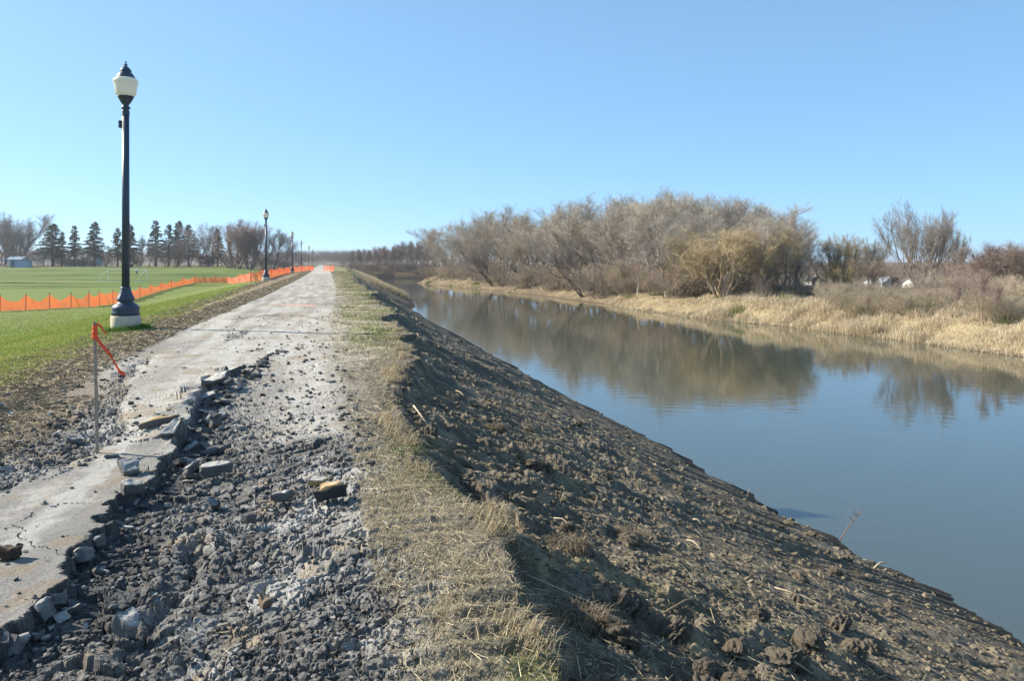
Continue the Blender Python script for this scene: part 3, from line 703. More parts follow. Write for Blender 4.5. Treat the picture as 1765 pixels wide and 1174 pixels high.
for k in range(22):
    px = random.uniform(1380, 1765); Y = bankY(px) + random.uniform(2.5, 10); x = at(px, Y)
    tree('shrub', k, x, Y, zat(x, Y) + random.uniform(.9, 1.9), random.uniform(1.3, 2.2), None, random.choice([(.34, .285, .22), (.31, .25, .19), (.36, .30, .21)]), None, 'low bare brown shrub in the straw grass of the far bank', 'shrub', SHG, 'bare_shrub')
for k in range(46):
    px = random.uniform(585, 735); Y = random.uniform(226.5, 246); x = at(px, Y)
    tree('shrub', k, x, Y, zat(x, Y) + random.uniform(1.6, 3.6), random.uniform(1.0, 1.6), None, random.choice([(.19, .155, .13), (.21, .17, .14), (.17, .14, .12)]), None, 'dark bare shrub under the slender trees at the far end of the river', 'shrub', 'undergrowth at the far end of the river', 'bare_shrub')
# slender wood closing the far end of the river
FARG = 'slender bare trees at the far end of the river'
for k in range(64):
    px = 598 + k * 2.4 + random.uniform(-3, 3); Y = random.uniform(231, 275); top = np.interp(px, [580, 610, 640, 680, 700, 740, 760], [441, 432, 428, 425, 419, 416, 424]) + random.uniform(-4, 5)
    tree('slender', k, at(px, Y), Y, zpix(top, Y), random.uniform(.9, 1.4), None, random.choice([(.19, .155, .135), (.21, .17, .145), (.185, .16, .145)]), None, 'slender bare tree in the stand behind the far end of the river', 'tree', FARG, 'slender_tree')
# trees round the playing field
LG = 'trees behind the playing field'
for (px, py, Y, var, wd, lab) in (
    (91, 384, 283, 0, 1.5, 'thick dark conifer, leftmost of those behind the field'), (107, 398, 288, 1, 1.0, 'smaller conifer pressed against the leftmost dark conifer'),
    (128, 387, 280, 1, 1.0, 'narrow see-through conifer with a bare trunk'), (163, 381, 276, 0, 1.15, 'tall open conifer with level boughs left of the near lamp post'),
    (203, 391, 285, 1, 1.1, 'thin conifer just left of the near lamp post'), (224, 384, 284, 0, 1.0, 'conifer half hidden by the near lamp post'),
    (268, 378, 285, 1, 1.1, 'pointed conifer rising highest right of the near lamp post'), (291, 386, 288, 2, 1.1, 'broad dark conifer second in the clump right of the near lamp post'),
    (308, 379, 292, 0, 1.0, 'pointed conifer at the back of the clump right of the near lamp post'), (325, 386, 284, 2, 1.1, 'wide brownish conifer at the right end of the clump'),
    (375, 393, 282, 0, .9, 'rusty brown conifer beside the big reddish bare trees')):
    c = (.10, .118, .075) if 'brown' not in lab else (.16, .115, .085)
    tree('conifer', var, at(px, Y), Y, zpix(py, Y), wd * 1.35, None, c, (.08, .06, .05), lab, 'conifer', LG, 'conifer')
for (px, py, Y, kind, var, wd, c, lab) in (
    (30, 368, 300, 'vase', 0, 1.0, (.22, .20, .185), 'big pale bare tree at the left edge behind the field'), (2, 385, 290, 'vase', 1, .9, (.20, .18, .17), 'bare tree cut by the left picture edge'),
    (47, 398, 285, 'forest', 0, .9, (.20, .18, .17), 'bare tree standing right behind the blue dugout'), (75, 405, 290, 'forest', 1, .9, (.20, .18, .165), 'thin bare tree left of the first conifer'),
    (145, 412, 292, 'forest', 2, .9, (.19, .165, .15), 'low bare tree between two open conifers'), (182, 418, 290, 'forest', 3, 1, (.19, .165, .15), 'low bare tree behind the soccer goal'),
    (243, 404, 286, 'forest', 0, .9, (.19, .16, .145), 'bare tree just right of the near lamp post'), (258, 418, 270, 'forest', 1, .8, (.17, .14, .125), 'short bare tree under the pointed conifer'),
    (286, 410, 268, 'forest', 2, .9, (.17, .14, .125), 'bare tree in front of the dark conifer clump'), (303, 412, 266, 'forest', 3, .9, (.18, .145, .13), 'second bare tree in front of the dark conifer clump'),
    (328, 402, 267, 'forest', 0, .8, (.18, .15, .135), 'bare tree in front of the wide brownish conifer'), (346, 382, 285, 'forest', 1, .8, (.22, .195, .175), 'tall pale bare tree between conifers and reddish trees'),
    (361, 398, 282, 'forest', 2, .7, (.20, .175, .155), 'thin bare tree left of the reddish trees'),
    (398, 380, 262, 'vase', 1, .85, (.235, .165, .145), 'tall reddish many stemmed tree, left one of the big pair'), (430, 384, 260, 'vase', 0, .85, (.225, .165, .145), 'tall reddish many stemmed tree, right one of the big pair'),
    (412, 400, 258, 'forest', 3, 1, (.20, .15, .135), 'lower bare tree between the two tall reddish ones'), (472, 393, 262, 'forest', 0, 1.0, (.185, .16, .145), 'rounded grey bare tree right behind the second lamp post'),
    (490, 402, 266, 'forest', 1, .8, (.19, .165, .15), 'grey bare tree at the right end of the field trees'), (452, 398, 266, 'forest', 2, .9, (.20, .155, .14), 'bare tree directly left of the second lamp post')):
    tree(kind, var, at(px, Y), Y, zpix(py, Y), wd * (2.0 if kind == 'vase' else 1.5), None, c, None, lab, 'tree', LG)
for k in range(60):
    px = random.choice([random.uniform(195, 500), random.uniform(330, 520), random.uniform(60, 330)]); Y = random.uniform(287, 300); x = at(px, Y)
    tree('shrub', k, x, Y, zat(x, Y) + random.uniform(2, 5), 1.4, None, (.165, .13, .115), None, 'low brown bush along the far edge of the playing field', 'shrub', 'bushes behind the playing field', 'bare_shrub')
tree('conifer', 2, -93, 127, zat(-93, 127) + 19, 1.0, None, (.04, .055, .03), (.08, .06, .05), 'tall conifer outside the left picture edge whose shadow crosses the field', 'conifer', None, 'conifer')
# far woods that read as one mass
def far_woods():
    Vs, Fs, n = [], [], 0; rg = random.Random(5)
    def put(x, y, z, h, src):
        nonlocal n
        V, F = src; k = h / 10; a = rg.uniform(0, 6.28); c, s_ = math.cos(a), math.sin(a); w_ = k * rg.uniform(1.2, 2.0)
        sel = F[rg.randint(0, 3)::4]; idx, inv = np.unique(sel.ravel(), return_inverse=True); P = V[idx]
        # a far tree keeps a quarter of the twigs, each thick enough to carry the mass
        Q = np.stack([(P[:, 0] * c - P[:, 1] * s_) * w_ + x, (P[:, 0] * s_ + P[:, 1] * c) * w_ + y, P[:, 2] * k + z], 1)
        Vs.append(Q); Fs.append(inv.reshape(-1, 3) + n); n += len(Q)
    srcs = [t[2] for t in TREES['shrub']] + [t[2] for t in TREES['slender']]
    for k in range(520):
        px = rg.uniform(-150, 640) if k < 400 else rg.uniform(470, 740); Y = rg.uniform(330, 560); py = np.interp(px, [-150, 0, 250, 480, 500, 560, 640, 740], [427, 428, 429, 430, 431, 432, 430, 425]) + rg.uniform(-3, 9)
        x = at(px, Y); z0 = zat(x, Y); put(x, Y, z0, max(zpix(py, Y) - z0, 2), srcs[k % 5])
    for k in range(260):
        px = rg.uniform(1380, 1900); Y = rg.uniform(150, 330); py = 455 + rg.uniform(-5, 12)
        x = at(px, Y); z0 = zat(x, Y); put(x, Y, z0, max(zpix(py, Y) - z0, 2), srcs[k % 5])
    o = arr_obj('distant_woods', np.concatenate(Vs), np.concatenate(Fs), M['twig']); o.color = (.25, .21, .19, 1)
    tag(o, 'far off brown bare woods along the horizon behind the field and the houses', 'woods', kind='stuff')
far_woods()

# ------------------------------------------------------------------ lamp posts
KP = 0.01337                                # metres per photo pixel at the nearest lamp post
def prof(pts): return [(r * KP, (565 - py) * KP) for r, py in pts]
def make_lamp():
    root = empty('lamp_post')
    f = MB(); f.lathe([(.315, -.5), (.315, .29), (.305, .315), (.27, .322)], 28); f.build('footing', M['concrete'], root, True)
    b = MB(); b.lathe(prof([(20, 541.2), (22, 540.6), (22, 534), (21.4, 533), (21.8, 532), (21.8, 527), (20.4, 524.5), (17, 521.5), (14, 519.5), (11.8, 517.5), (12.6, 516), (14.4, 514.2), (14.4, 513), (13.2, 510),
                             (10.4, 504), (8.6, 499), (8.3, 497), (7.4, 495.8), (8.6, 494.6), (8.6, 493), (6.7, 491.8)]), 40,
                      lambda t, z: 1 + (0.05 * math.cos(10 * t) if .70 < z < .92 else 0)); b.build('base', M['lamp_paint'], root, True)
    p = MB(); p.lathe(prof([(6.5, 492), (5.7, 196)]), 48, lambda t, z: 1 - 0.07 * (0.5 + 0.5 * math.cos(12 * t))); p.build('pole', M['lamp_paint'], root, True)
    n = MB(); n.lathe(prof([(6.2, 196.5), (6.5, 194.8), (5.6, 193.6), (6.3, 191), (6.2, 188.4), (4.7, 186.2), (7.5, 184), (7.6, 182.4), (5, 179.6), (5.2, 177.6), (6.5, 175.6), (8.8, 172.8), (9.2, 171.4), (11, 168.4), (12.8, 164.6), (13.4, 163)]), 32); n.build('collar', M['lamp_paint'], root, True)
    g = MB(); g.lathe(prof([(12.8, 163), (15.3, 160.8), (16.8, 157), (17.8, 148), (18.7, 142), (20.1, 139.4), (20.3, 137.6), (19.5, 135), (17, 132.4), (14.6, 131.4)]), 32); g.build('globe', M['globe'], root, True)
    c = MB(); c.lathe(prof([(15.4, 132.4), (15.2, 131.4), (14.4, 129), (12.6, 126), (11, 123.6), (9, 121.6), (8.3, 120.8), (9.3, 119.8), (9.4, 118.8), (7, 115.6), (4.6, 112.8), (2.6, 111.2), (1.4, 110.4)]), 32); cp = c.build('cap', M['lamp_paint'], root, True)
    q = MB(); q.lathe(prof([(1.3, 110.6), (1.1, 110), (3.6, 109), (3.6, 108.2), (1.3, 107), (.8, 105.6), (1.6, 104.4), (1.3, 103), (.3, 102)]), 12); q.build('finial', M['lamp_paint'], cp, True)
    x = MB(); x.box((-.105, -.01, (565 - 212) * KP), (.07, .09, .15)); x.box((-.105, -.01, (565 - 206.2) * KP), (.078, .10, .02)); x.build('outlet_box', M['lamp_paint'], root)
    return root
ORD = ['nearest lamp post, tall in the grass left of the torn path', 'second lamp post along the path, before the grey field trees', 'third lamp post along the path', 'fourth lamp post along the path, its foot behind the orange netting', 'fifth lamp post, close behind the fourth one']
lamp0 = make_lamp()
for k in range(12):
    s_ = 19.6 + 49.9 * k; u_ = -4.3 + (0, 0, .6, .9, 1.9, 2.4, 3.0, 3.8, 4.8, 6.0, 7.5, 9.0)[k]
    x, y = su(s_, u_); o = lamp0 if k == 0 else copy_tree(lamp0)
    o.location = (x, y, zat(x, y) + .04); o.rotation_euler = (0, 0, 0)
    tag(o, ('dark blue fluted ' + ORD[k]) if k < 5 else 'tiny far lamp post where the row runs into the horizon', 'lamp post', 'lamp posts along the path')

# ------------------------------------------------------------------ survey stake with ribbon
g = flat(168, 780); z0 = zat(*g)
st = empty('survey_stake', (g[0], g[1], z0)); tag(st, 'thin grey wooden stake with orange ribbon, driven into the broken paving', 'stake')
top = Vector((-.028, .01, 1.045))
m = MB(); rot = Vector((0, 0, 1)).rotation_difference(top).to_matrix() @ Matrix.Rotation(.5, 3, 'Z')
m.box(top * .40, (.024, .024, top.length * 1.2), rot); m.build('shaft', M['wood'], st)
def ribbon(name, pts, wd, parent):
    mb = MB(); n = len(pts)
    P = []
    for i, p in enumerate(pts):
        p = Vector(p); tw_ = .9 * math.sin(i * 1.1); a = Vector((.25 * math.cos(tw_), math.sin(tw_) * .5, .9)).normalized() * wd / 2; b = Vector((0, .0012, 0))
        P += [p - a - b, p + a - b, p + a + b, p - a + b]
    F = []
    for i in range(n - 1):
        for j in range(4): F.append((i * 4 + j, i * 4 + (j + 1) % 4, i * 4 + 4 + (j + 1) % 4, i * 4 + 4 + j))
    F += [(0, 3, 2, 1), tuple((n - 1) * 4 + j for j in range(4))]
    mb.poly(P, F); return mb.build(name, M['orange'], parent)
kn = MB(); kn.lathe([(.014, .90), (.022, .915), (.020, .935), (.024, .955), (.017, .975), (.020, .995), (.016, 1.02)], 10); kno = kn.build('ribbon', M['orange'], st); kno.location = (-.024, .008, 0)
ribbon('ribbon_tail', [(.0, 0, .95), (.03, -.01, .90), (.07, -.01, .845), (.115, 0, .79), (.14, .01, .735), (.165, .01, .69), (.195, 0, .645), (.235, 0, .625)], .030, kno)
ribbon('ribbon_tail', [(.005, 0, 1.02), (.03, 0, 1.02), (.06, -.01, .995), (.085, -.02, .965), (.10, -.02, .945)], .020, kno)

# ------------------------------------------------------------------ orange safety fences
def fence(name, posts, h, sags, label, parts_tilt=.03):
    root = empty(name, posts[0]); tag(root, label, 'fence')
    V, F, UV = [], [], []; o0 = Vector(posts[0]); acc = 0
    for i in range(len(posts) - 1):
        a, b = Vector(posts[i]), Vector(posts[i + 1]); L = (b - a).length; nx, nz = 22, 7
        nrm = Vector((-(b - a).y, (b - a).x, 0)).normalized(); ph = random.uniform(0, 6); base = len(V); sg = sags(i)
        ha, hb = h * random.uniform(.93, 1.05), h * random.uniform(.93, 1.05)
        for ix in range(nx + 1):
            t = ix / nx; g_ = a.lerp(b, t); gz = zat(g_.x, g_.y) if 0 < ix < nx else g_.z
            hh = (ha + (hb - ha) * t) - sg * h * (4 * t * (1 - t)) * (1 + .12 * math.sin(5 * t + ph))
            for iz in range(nz + 1):
                w_ = iz / nz; env = math.sin(math.pi * t)
                off = env * (.10 * math.sin(9 * t + ph + 3 * w_) + .05 * math.sin(23 * t + 5 * w_ + ph)) + .05 * math.sin(math.pi * w_) * env
                p = g_ + nrm * off; V.append((p.x - o0.x, p.y - o0.y, gz + .03 + w_ * hh - o0.z)); UV.append(((acc + t * L) / .065, w_ * 22))
        for ix in range(nx):
            for iz in range(nz):
                q = base + ix * (nz + 1) + iz; F.append((q, q + nz + 1, q + nz + 2, q + 1))
        acc += L
    me = bpy.data.meshes.new('netting'); me.from_pydata(V, [], F); me.update(); uv = me.uv_layers.new(name='UVMap')
    for lp in me.loops: uv.data[lp.index].uv = UV[lp.vertex_index]
    me.polygons.foreach_set('use_smooth', np.ones(len(me.polygons), bool)); me.materials.append(M['net']); link(bpy.data.objects.new('netting', me), root)
    for p in posts:
        p = Vector(p) - o0; tx, ty = random.uniform(-1, 1) * parts_tilt, random.uniform(-1, 1) * parts_tilt
        mb = MB(); mb.tube([p + Vector((0, 0, -.3)), p + Vector((tx, ty, h * 1.12))], .022, 6); mb.build('post', M['post'], root)
    return root
M['post'] = plain('post', (.14, .10, .07), .7)
route = []
for px, py in ((-62, 540.5), (0, 537), (44, 535), (86, 533), (122, 531), (154, 529.5), (171, 528), (195, 524.8), (222, 519), (241, 513), (260, 507), (278, 501.5), (295, 497), (314, 492.5), (335, 488), (352, 488), (370, 488), (392, 488), (413, 487.6), (432, 486), (453, 483.4), (468, 479), (482, 475), (494, 472), (506, 470), (519, 468), (532, 466.6), (541, 466.4)):
    p = ground(px, py); route.append(p)
fence('safety_fence', route, 1.02, lambda i: (.44, .50, .46, .40, .42, .30, .2, .32, .3, .4, .42, .42, .4, .3)[i] if i < 14 else .22, 'orange plastic safety netting on thin posts running from the field up to the path')
route = []
for px, py in ((557.5, 467.2), (563, 467.4), (570, 467.8), (576, 468)):
    route.append(ground(px, py))
fence('safety_fence', route, 1.0, lambda i: .06, 'short orange plastic netting barrier closing the right half of the path')

# ------------------------------------------------------------------ soccer goal and player
def goal():
    x0, x1, y = at(187, 135), at(254, 135), 135.0; z = zat(x0, y)
    root = empty('soccer_goal', ((x0 + x1) / 2, y, z)); tag(root, 'white tube frame soccer goal behind the orange netting', 'goal')
    hw = (x1 - x0) / 2; H = 1.95
    for sx in (-1, 1):
        MB().tube([(sx * hw, 0, 0), (sx * hw, 0, H)], .055, 8).build('post', M['white_paint'], root)
        MB().tube([(sx * hw, 0, H), (sx * hw - .85, -1.0, .95), (sx * hw - .95, -1.3, 0)], .045, 8).build('back_stay', M['white_paint'], root)
        MB().tube([(sx * hw, 0, .04), (sx * hw - .95, -1.3, .04)], .035, 6).build('side_bar', M['white_paint'], root)
    MB().tube([(-hw, 0, H), (hw, 0, H)], .055, 8).build('crossbar', M['white_paint'], root)
    MB().tube([(-hw - .95, -1.3, .04), (hw - .95, -1.3, .04)], .03, 6).build('ground_bar', M['white_paint'], root)
goal()
def skin_mesh(name, verts, edges, radii, mat, parent, root_i=0):
    me = bpy.data.meshes.new(name); me.from_pydata(verts, edges, []); o = link(bpy.data.objects.new(name, me))
    md = o.modifiers.new('skin', 'SKIN'); md.use_smooth_shade = True
    for i, v in enumerate(me.skin_vertices[0].data): v.radius = (radii[i], radii[i]); v.use_root = (i == root_i)
    sb = o.modifiers.new('sub', 'SUBSURF'); sb.levels = 1; sb.render_levels = 1
    dg = bpy.context.evaluated_depsgraph_get(); dg.update(); m2 = bpy.data.meshes.new_from_object(o.evaluated_get(dg)); m2.name = name
    bpy.data.objects.remove(o); m2.materials.clear(); m2.materials.append(mat)
    return link(bpy.data.objects.new(name, m2), parent)
def person():
    y = 172.0; x = at(235.8, y); z = zat(x, y); root = empty('person', (x, y, z), .7); tag(root, 'person in white shirt and dark shorts walking on the field beyond the goal', 'person')
    v = [(0, 0, .95), (0, 0, 1.12), (0, .01, 1.30), (0, .01, 1.44), (0, .0, 1.52), (0, -.02, 1.60), (0, -.02, 1.70),
         (-.19, 0, 1.42), (-.25, .05, 1.14), (-.24, -.10, .92), (.19, 0, 1.42), (.25, -.06, 1.15), (.24, -.22, .98),
         (-.10, 0, .88), (-.12, -.16, .50), (-.12, -.10, .08), (-.12, -.24, .04), (.10, 0, .88), (.11, .12, .50), (.11, .36, .16), (.11, .30, .04)]
    e = [(0, 1), (1, 2), (2, 3), (3, 4), (4, 5), (5, 6), (3, 7), (7, 8), (8, 9), (3, 10), (10, 11), (11, 12), (0, 13), (13, 14), (14, 15), (15, 16), (0, 17), (17, 18), (18, 19), (19, 20)]
    r = [.14, .13, .15, .11, .055, .09, .08, .06, .045, .035, .06, .045, .035, .095, .06, .042, .04, .095, .06, .042, .04]
    skin_mesh('body', v, e, r, M['skin'], root)
    skin_mesh('shirt', [v[0], v[1], v[2], (0, .01, 1.43), v[7], (-.235, .04, 1.22), v[10], (.235, -.04, 1.22)], [(0, 1), (1, 2), (2, 3), (3, 4), (4, 5), (3, 6), (6, 7)], [.165, .155, .175, .12, .085, .075, .085, .075], M['white_paint'], root)
    skin_mesh('shorts', [(0, 0, .98), (-.10, 0, .86), (-.12, -.13, .60), (.10, 0, .86), (.11, .09, .60)], [(0, 1), (1, 2), (0, 3), (3, 4)], [.16, .115, .10, .115, .10], M['dark'], root)
    skin_mesh('hair', [(0, .0, 1.66), (0, -.0, 1.74)], [(0, 1)], [.098, .085], M['hair'], root)
person()

# ------------------------------------------------------------------ small buildings
def gable_house(name, px0, px1, Y, zbase, wall_h, roof_h, depth, wall, roof, label, cat='house', ridge='x', rz=0.0, wins=3, over=.35, sunk=0.0):
    x0, x1 = at(px0, Y), at(px1, Y); root = empty(name, ((x0 + x1) / 2, Y + depth / 2, zbase), rz); tag(root, label, cat)
    hw, hd = (x1 - x0) / 2, depth / 2
    m = MB()
    if ridge == 'x':
        pts = [(-hw, -hd, -1), (hw, -hd, -1), (hw, hd, -1), (-hw, hd, -1), (-hw, -hd, wall_h), (hw, -hd, wall_h), (hw, hd, wall_h), (-hw, hd, wall_h), (-hw, 0, wall_h + roof_h), (hw, 0, wall_h + roof_h)]
        m.poly(pts, [(0, 1, 5, 4), (2, 3, 7, 6), (1, 2, 6, 9, 5), (3, 0, 4, 8, 7)])
        r0 = MB()
        for sy in (-1, 1):
            a = [(-hw - over, sy * (hd + over), wall_h - over * roof_h / hd + .03), (hw + over, sy * (hd + over), wall_h - over * roof_h / hd + .03), (hw + over, 0, wall_h + roof_h + .03), (-hw - over, 0, wall_h + roof_h + .03)]
            r0.poly(a + [(p[0], p[1], p[2] + .14) for p in a], [(0, 1, 2, 3), (4, 5, 6, 7), (0, 1, 5, 4), (1, 2, 6, 5), (3, 0, 4, 7)])
    else:
        pts = [(-hw, -hd, -1), (hw, -hd, -1), (hw, hd, -1), (-hw, hd, -1), (-hw, -hd, wall_h), (hw, -hd, wall_h), (hw, hd, wall_h), (-hw, hd, wall_h), (0, -hd, wall_h + roof_h), (0, hd, wall_h + roof_h)]
        m.poly(pts, [(0, 1, 5, 8, 4), (1, 2, 6, 5), (2, 3, 7, 9, 6), (3, 0, 4, 7)])
        r0 = MB()
        for sx in (-1, 1):
            a = [(sx * (hw + over), -hd - over, wall_h - over * roof_h / hw + .03), (sx * (hw + over), hd + over, wall_h - over * roof_h / hw + .03), (0, hd + over, wall_h + roof_h + .03), (0, -hd - over, wall_h + roof_h + .03)]
            r0.poly(a + [(p[0], p[1], p[2] + .14) for p in a], [(0, 1, 2, 3), (4, 5, 6, 7), (0, 1, 5, 4), (1, 2, 6, 5), (3, 0, 4, 7)])
    m.build('wall', wall, root); ro = r0.build('roof', roof, root)
    MB().box((hw * .4, .4, wall_h + roof_h + .1), (.5, .5, 1.0)).build('chimney', M['concrete'], ro) if cat == 'house' else None
    for i in range(wins):
        wx = -hw + (i + .7) * 2 * hw / (wins + .4)
        fr = MB().box((wx, -hd - .03, 1.5), (1.1, .06, 1.2)).build('window', M['white_paint'], root); MB().box((wx, -hd - .065, 1.5), (.9, .02, 1.0)).build('pane', M['glass_dark'], fr)
    MB().box((hw - .9, -hd - .03, 1.0), (.95, .06, 2.0)).build('door', M['dark'], root)
    return root
gz = lambda px, Y: zat(at(px, Y), Y)
gable_house('house', 109, 158, 318, gz(130, 318), 2.2, 2.9, 9, M['teal_wall'], M['roof_grey'], 'low teal walled building with grey roof behind the conifer trunks', 'building', 'x', .12, 3)
gable_house('shed', 1399, 1418, 110, -2.6, 1.6, .6, 3, M['pale_wall'], M['roof_grey'], 'small white shed glimpsed in the gap right of the wood', 'shed', 'y', 0, 0, .12)
gable_house('shed', 1515, 1551, 110, -2.6, 1.1, .9, 4, M['pale_wall'], M['roof_pale'], 'white gabled shed seen through the lone bare tree', 'shed', 'y', .15, 0, .12)
gable_house('shed', 1578, 1632, 116, -2.6, 1.0, .7, 4, M['pale_wall'], M['roof_grey'], 'long low shed with grey roof right of the white gabled one', 'shed', 'x', -.08, 0, .15)
def dugout():
    Y = 268; x0, x1 = at(-14, Y), at(53, Y); z = gz(20, Y); root = empty('dugout', ((x0 + x1) / 2, Y, z)); tag(root, 'long blue dugout with flat roof at the left end of the field', 'dugout'); hw = (x1 - x0) / 2
    MB().box((0, 0, 2.45), (2 * hw, 3.0, .22)).build('roof', M['blue_paint'], root)
    for fx in (-.92, -.5, -.1, .28): MB().box((hw * fx, -1.35, 1.1), (.16, .16, 2.5)).build('post', M['blue_paint'], root)
    MB().box((hw * .62, 0, 1.15), (hw * .70, 2.6, 2.4)).build('store_room', M['pale_blue'], root)
    MB().box((hw * .05, 1.3, 1.15), (hw * .42, .12, 2.3)).build('back_panel', M['blue_paint'], root); MB().box((-hw * .35, .9, .45), (hw * .9, .4, .08)).build('bench', M['wood'], root)
M['pale_blue'] = plain('pale_blue', (.26, .36, .48), .6)
dugout()
gable_house('shed', 13, 37, 276, gz(25, 276), 2.7, .9, 4, M['pale_wall'], M['roof_pale'], 'shed with pale metal roof behind the blue dugout', 'shed', 'x', 0, 1, .3)
def board():
    Y = 272; x = at(83.5, Y); z = gz(83, Y); root = empty('notice_board', (x, Y, z)); tag(root, 'small white board on two posts at the field edge', 'board')
    MB().box((0, 0, 1.35), (1.0, .06, .9)).build('panel', M['white_paint'], root)
    for sx in (-.4, .4): MB().box((sx, .06, .7), (.08, .06, 1.9)).build('post', M['wood'], root)
board()
def bin_():
    Y = 262; x = at(223.5, Y); z = gz(223, Y); root = empty('dumpster', (x, Y, z)); tag(root, 'dark dumpster at the field edge just right of the near lamp post', 'dumpster')
    MB().poly([(-.8, -.5, .1), (.8, -.5, .1), (.8, .5, .1), (-.8, .5, .1), (-.95, -.65, 1.2), (.95, -.65, 1.2), (.95, .6, 1.4), (-.95, .6, 1.4)], [(0, 1, 5, 4), (1, 2, 6, 5), (2, 3, 7, 6), (3, 0, 4, 7), (3, 2, 1, 0)]).build('container', M['dark'], root)
    MB().box((0, -.02, 1.34), (1.95, 1.4, .06), Matrix.Rotation(.155, 3, 'X')).build('lid', M['dark'], root)
bin_()
def playhouse():
    Y = 268; x = at(348, Y); z = gz(348, Y); root = empty('playhouse', (x, Y, z)); tag(root, 'tiny wooden playhouse with rusty red roof under the field trees', 'playhouse')
    for sx in (-.7, .7):
        for sy in (-.6, .6): MB().box((sx, sy, .9), (.1, .1, 2.2)).build('post', M['wood'], root)
    MB().box((0, 0, 1.0), (1.5, 1.3, .1)).build('platform', M['wood'], root)
    MB().poly([(-.95, -.8, 1.9), (.95, -.8, 1.9), (.95, .8, 1.9), (-.95, .8, 1.9), (-.95, 0, 2.6), (.95, 0, 2.6)], [(0, 1, 5, 4), (2, 3, 4, 5), (0, 4, 3), (1, 2, 5), (3, 2, 1, 0)]).build('roof', M['rust'], root)
M['rust'] = plain('rust', (.36, .14, .08), .8)
playhouse()
# low wire fence closing the playing field
def wirefence():
    root = empty('wire_fence', (at(0, 285), 285, 0)); tag(root, 'low dark wire fence along the far edge of the playing field', 'fence')
    o0 = root.location; xs = [at(px, 285) for px in range(-40, 521, 8)]; P = [Vector((x, 285, zat(x, 285))) - o0 for x in xs]
    for p in P: MB().tube([p + Vector((0, 0, -.2)), p + Vector((0, 0, 1.1))], .04, 5).build('post', M['dark'], root)
    mb = MB()
    for hh in (.15, .4, .65, .9, 1.05): mb.tube([p + Vector((0, -.05, hh)) for p in P], .022, 3)
    mb.build('wires', M['dark'], root)
wirefence()

# ------------------------------------------------------------------ broken asphalt
def chunk_arrays(rg, rx, ry, th, topc=(.37, .35, .32), sidec=(.11, .105, .10), rough=1.0):
    """an angular slab: outline polygon, worn top, ragged sides"""
    k = rg.integers(5, 8); a0 = np.sort(rg.uniform(0, 2 * math.pi, k) * .35 + np.arange(k) * 2 * math.pi / k); pr = rg.uniform(.78, 1.12, k)
    pc = np.stack([np.cos(a0) * pr * rx, np.sin(a0) * pr * ry], 1); n = 36
    t = np.linspace(0, k, n, endpoint=False); i = t.astype(int); f = (t - i)[:, None]; out = pc[i] * (1 - f) + pc[(i + 1) % k] * f
    rings = [(0.0, .5), (.45, .5), (.8, .5), (.95, .47), (1.0, .38), (1.02, .1), (.98, -.2), (.9, -.45), (.5, -.5), (0, -.5)]
    V, C = [], []; sd = rg.integers(0, 1000)
    for q, (m_, zz) in enumerate(rings):
        P = out * m_; nz = fbm(P[:, 0] * 14 + zz * 9, P[:, 1] * 14 + zz * 7, 3, int(sd)); wob = 1 + .10 * rough * vnoise(P[:, 0] * 25 + zz * 20, P[:, 1] * 25 + 3 * zz, int(sd) + 3) * (m_ > .9)
        V.append(np.stack([P[:, 0] * wob, P[:, 1] * wob, zz * th + nz * .012 * rough + (th * .12 * nz)], 1))
        c = np.array(topc if q <= 3 else sidec); C.append(np.tile(c, (n, 1)) * (1 + .25 * nz)[:, None])
    V = np.concatenate(V); C = np.concatenate(C); j = np.arange(n); F = []
    for q in range(len(rings) - 1): F.append(np.stack([q * n + j, (q + 1) * n + j, (q + 1) * n + (j + 1) % n, q * n + (j + 1) % n], 1))
    return V, np.concatenate(F), C
rgc = np.random.default_rng(23)
def chunk(px, py, wpx, th, asp=.75, tilt=(0, 0), rz=0.0, label=None, group=None, topc=(.37, .35, .32), sidec=(.11, .105, .10), name='asphalt_chunk', cat='asphalt piece', lift=.4, rough=1.0, P=None):
    g = P if P is not None else ground(px, py); r = wpx * g.y / FPX / 2
    V, F, C = chunk_arrays(rgc, r, r * asp, th, topc, sidec, rough)
    o = arr_obj(name, V, F, M['chunk'], None, C); o.location = (g.x, g.y, g.z + th * lift); o.rotation_euler = (tilt[0], tilt[1], rz)
    return tag(o, label, cat, group)
TAN = (.42, .27, .12)
chunk(368, 668, 78, .07, .7, (.1, -.42), .4, 'large pale asphalt slab tilted up on the broken ridge', lift=.9)
chunk(392, 648, 60, .07, .6, (.1, -.30), .2, 'pale asphalt slab above the large tilted one on the ridge', lift=.55)
chunk(352, 694, 58, .05, .6, (.1, -.25), .5, 'pale slab lying just below the large tilted slab on the ridge', lift=.55)
chunk(275, 734, 66, .06, .6, (.05, -.22), .3, 'tan dirt covered asphalt slab at the near end of the ridge', topc=(.36, .26, .14), lift=.55)
chunk(296, 752, 48, .06, .6, (.5, -.5), .7, 'dark slab standing on edge at the near end of the ridge', lift=.55)
chunk(219, 818, 54, .075, .8, (.42, .12), .2, 'thick blue grey block tipped toward the camera at the slab edge', topc=(.27, .265, .26), lift=.6)
chunk(226, 858, 46, .08, .8, (.1, .1), .5, 'squarish asphalt block loosened at the slab edge below the tipped block', lift=.5)
chunk(372, 832, 66, .075, .75, (.05, -.08), .1, 'flat pale asphalt slab lying alone in the rubble', lift=1.0)
chunk(546, 840, 40, .045, .7, (.10, -.05), .3, 'flat grey stone with yellow broken side in the rubble', sidec=(.40, .28, .11), lift=.7)
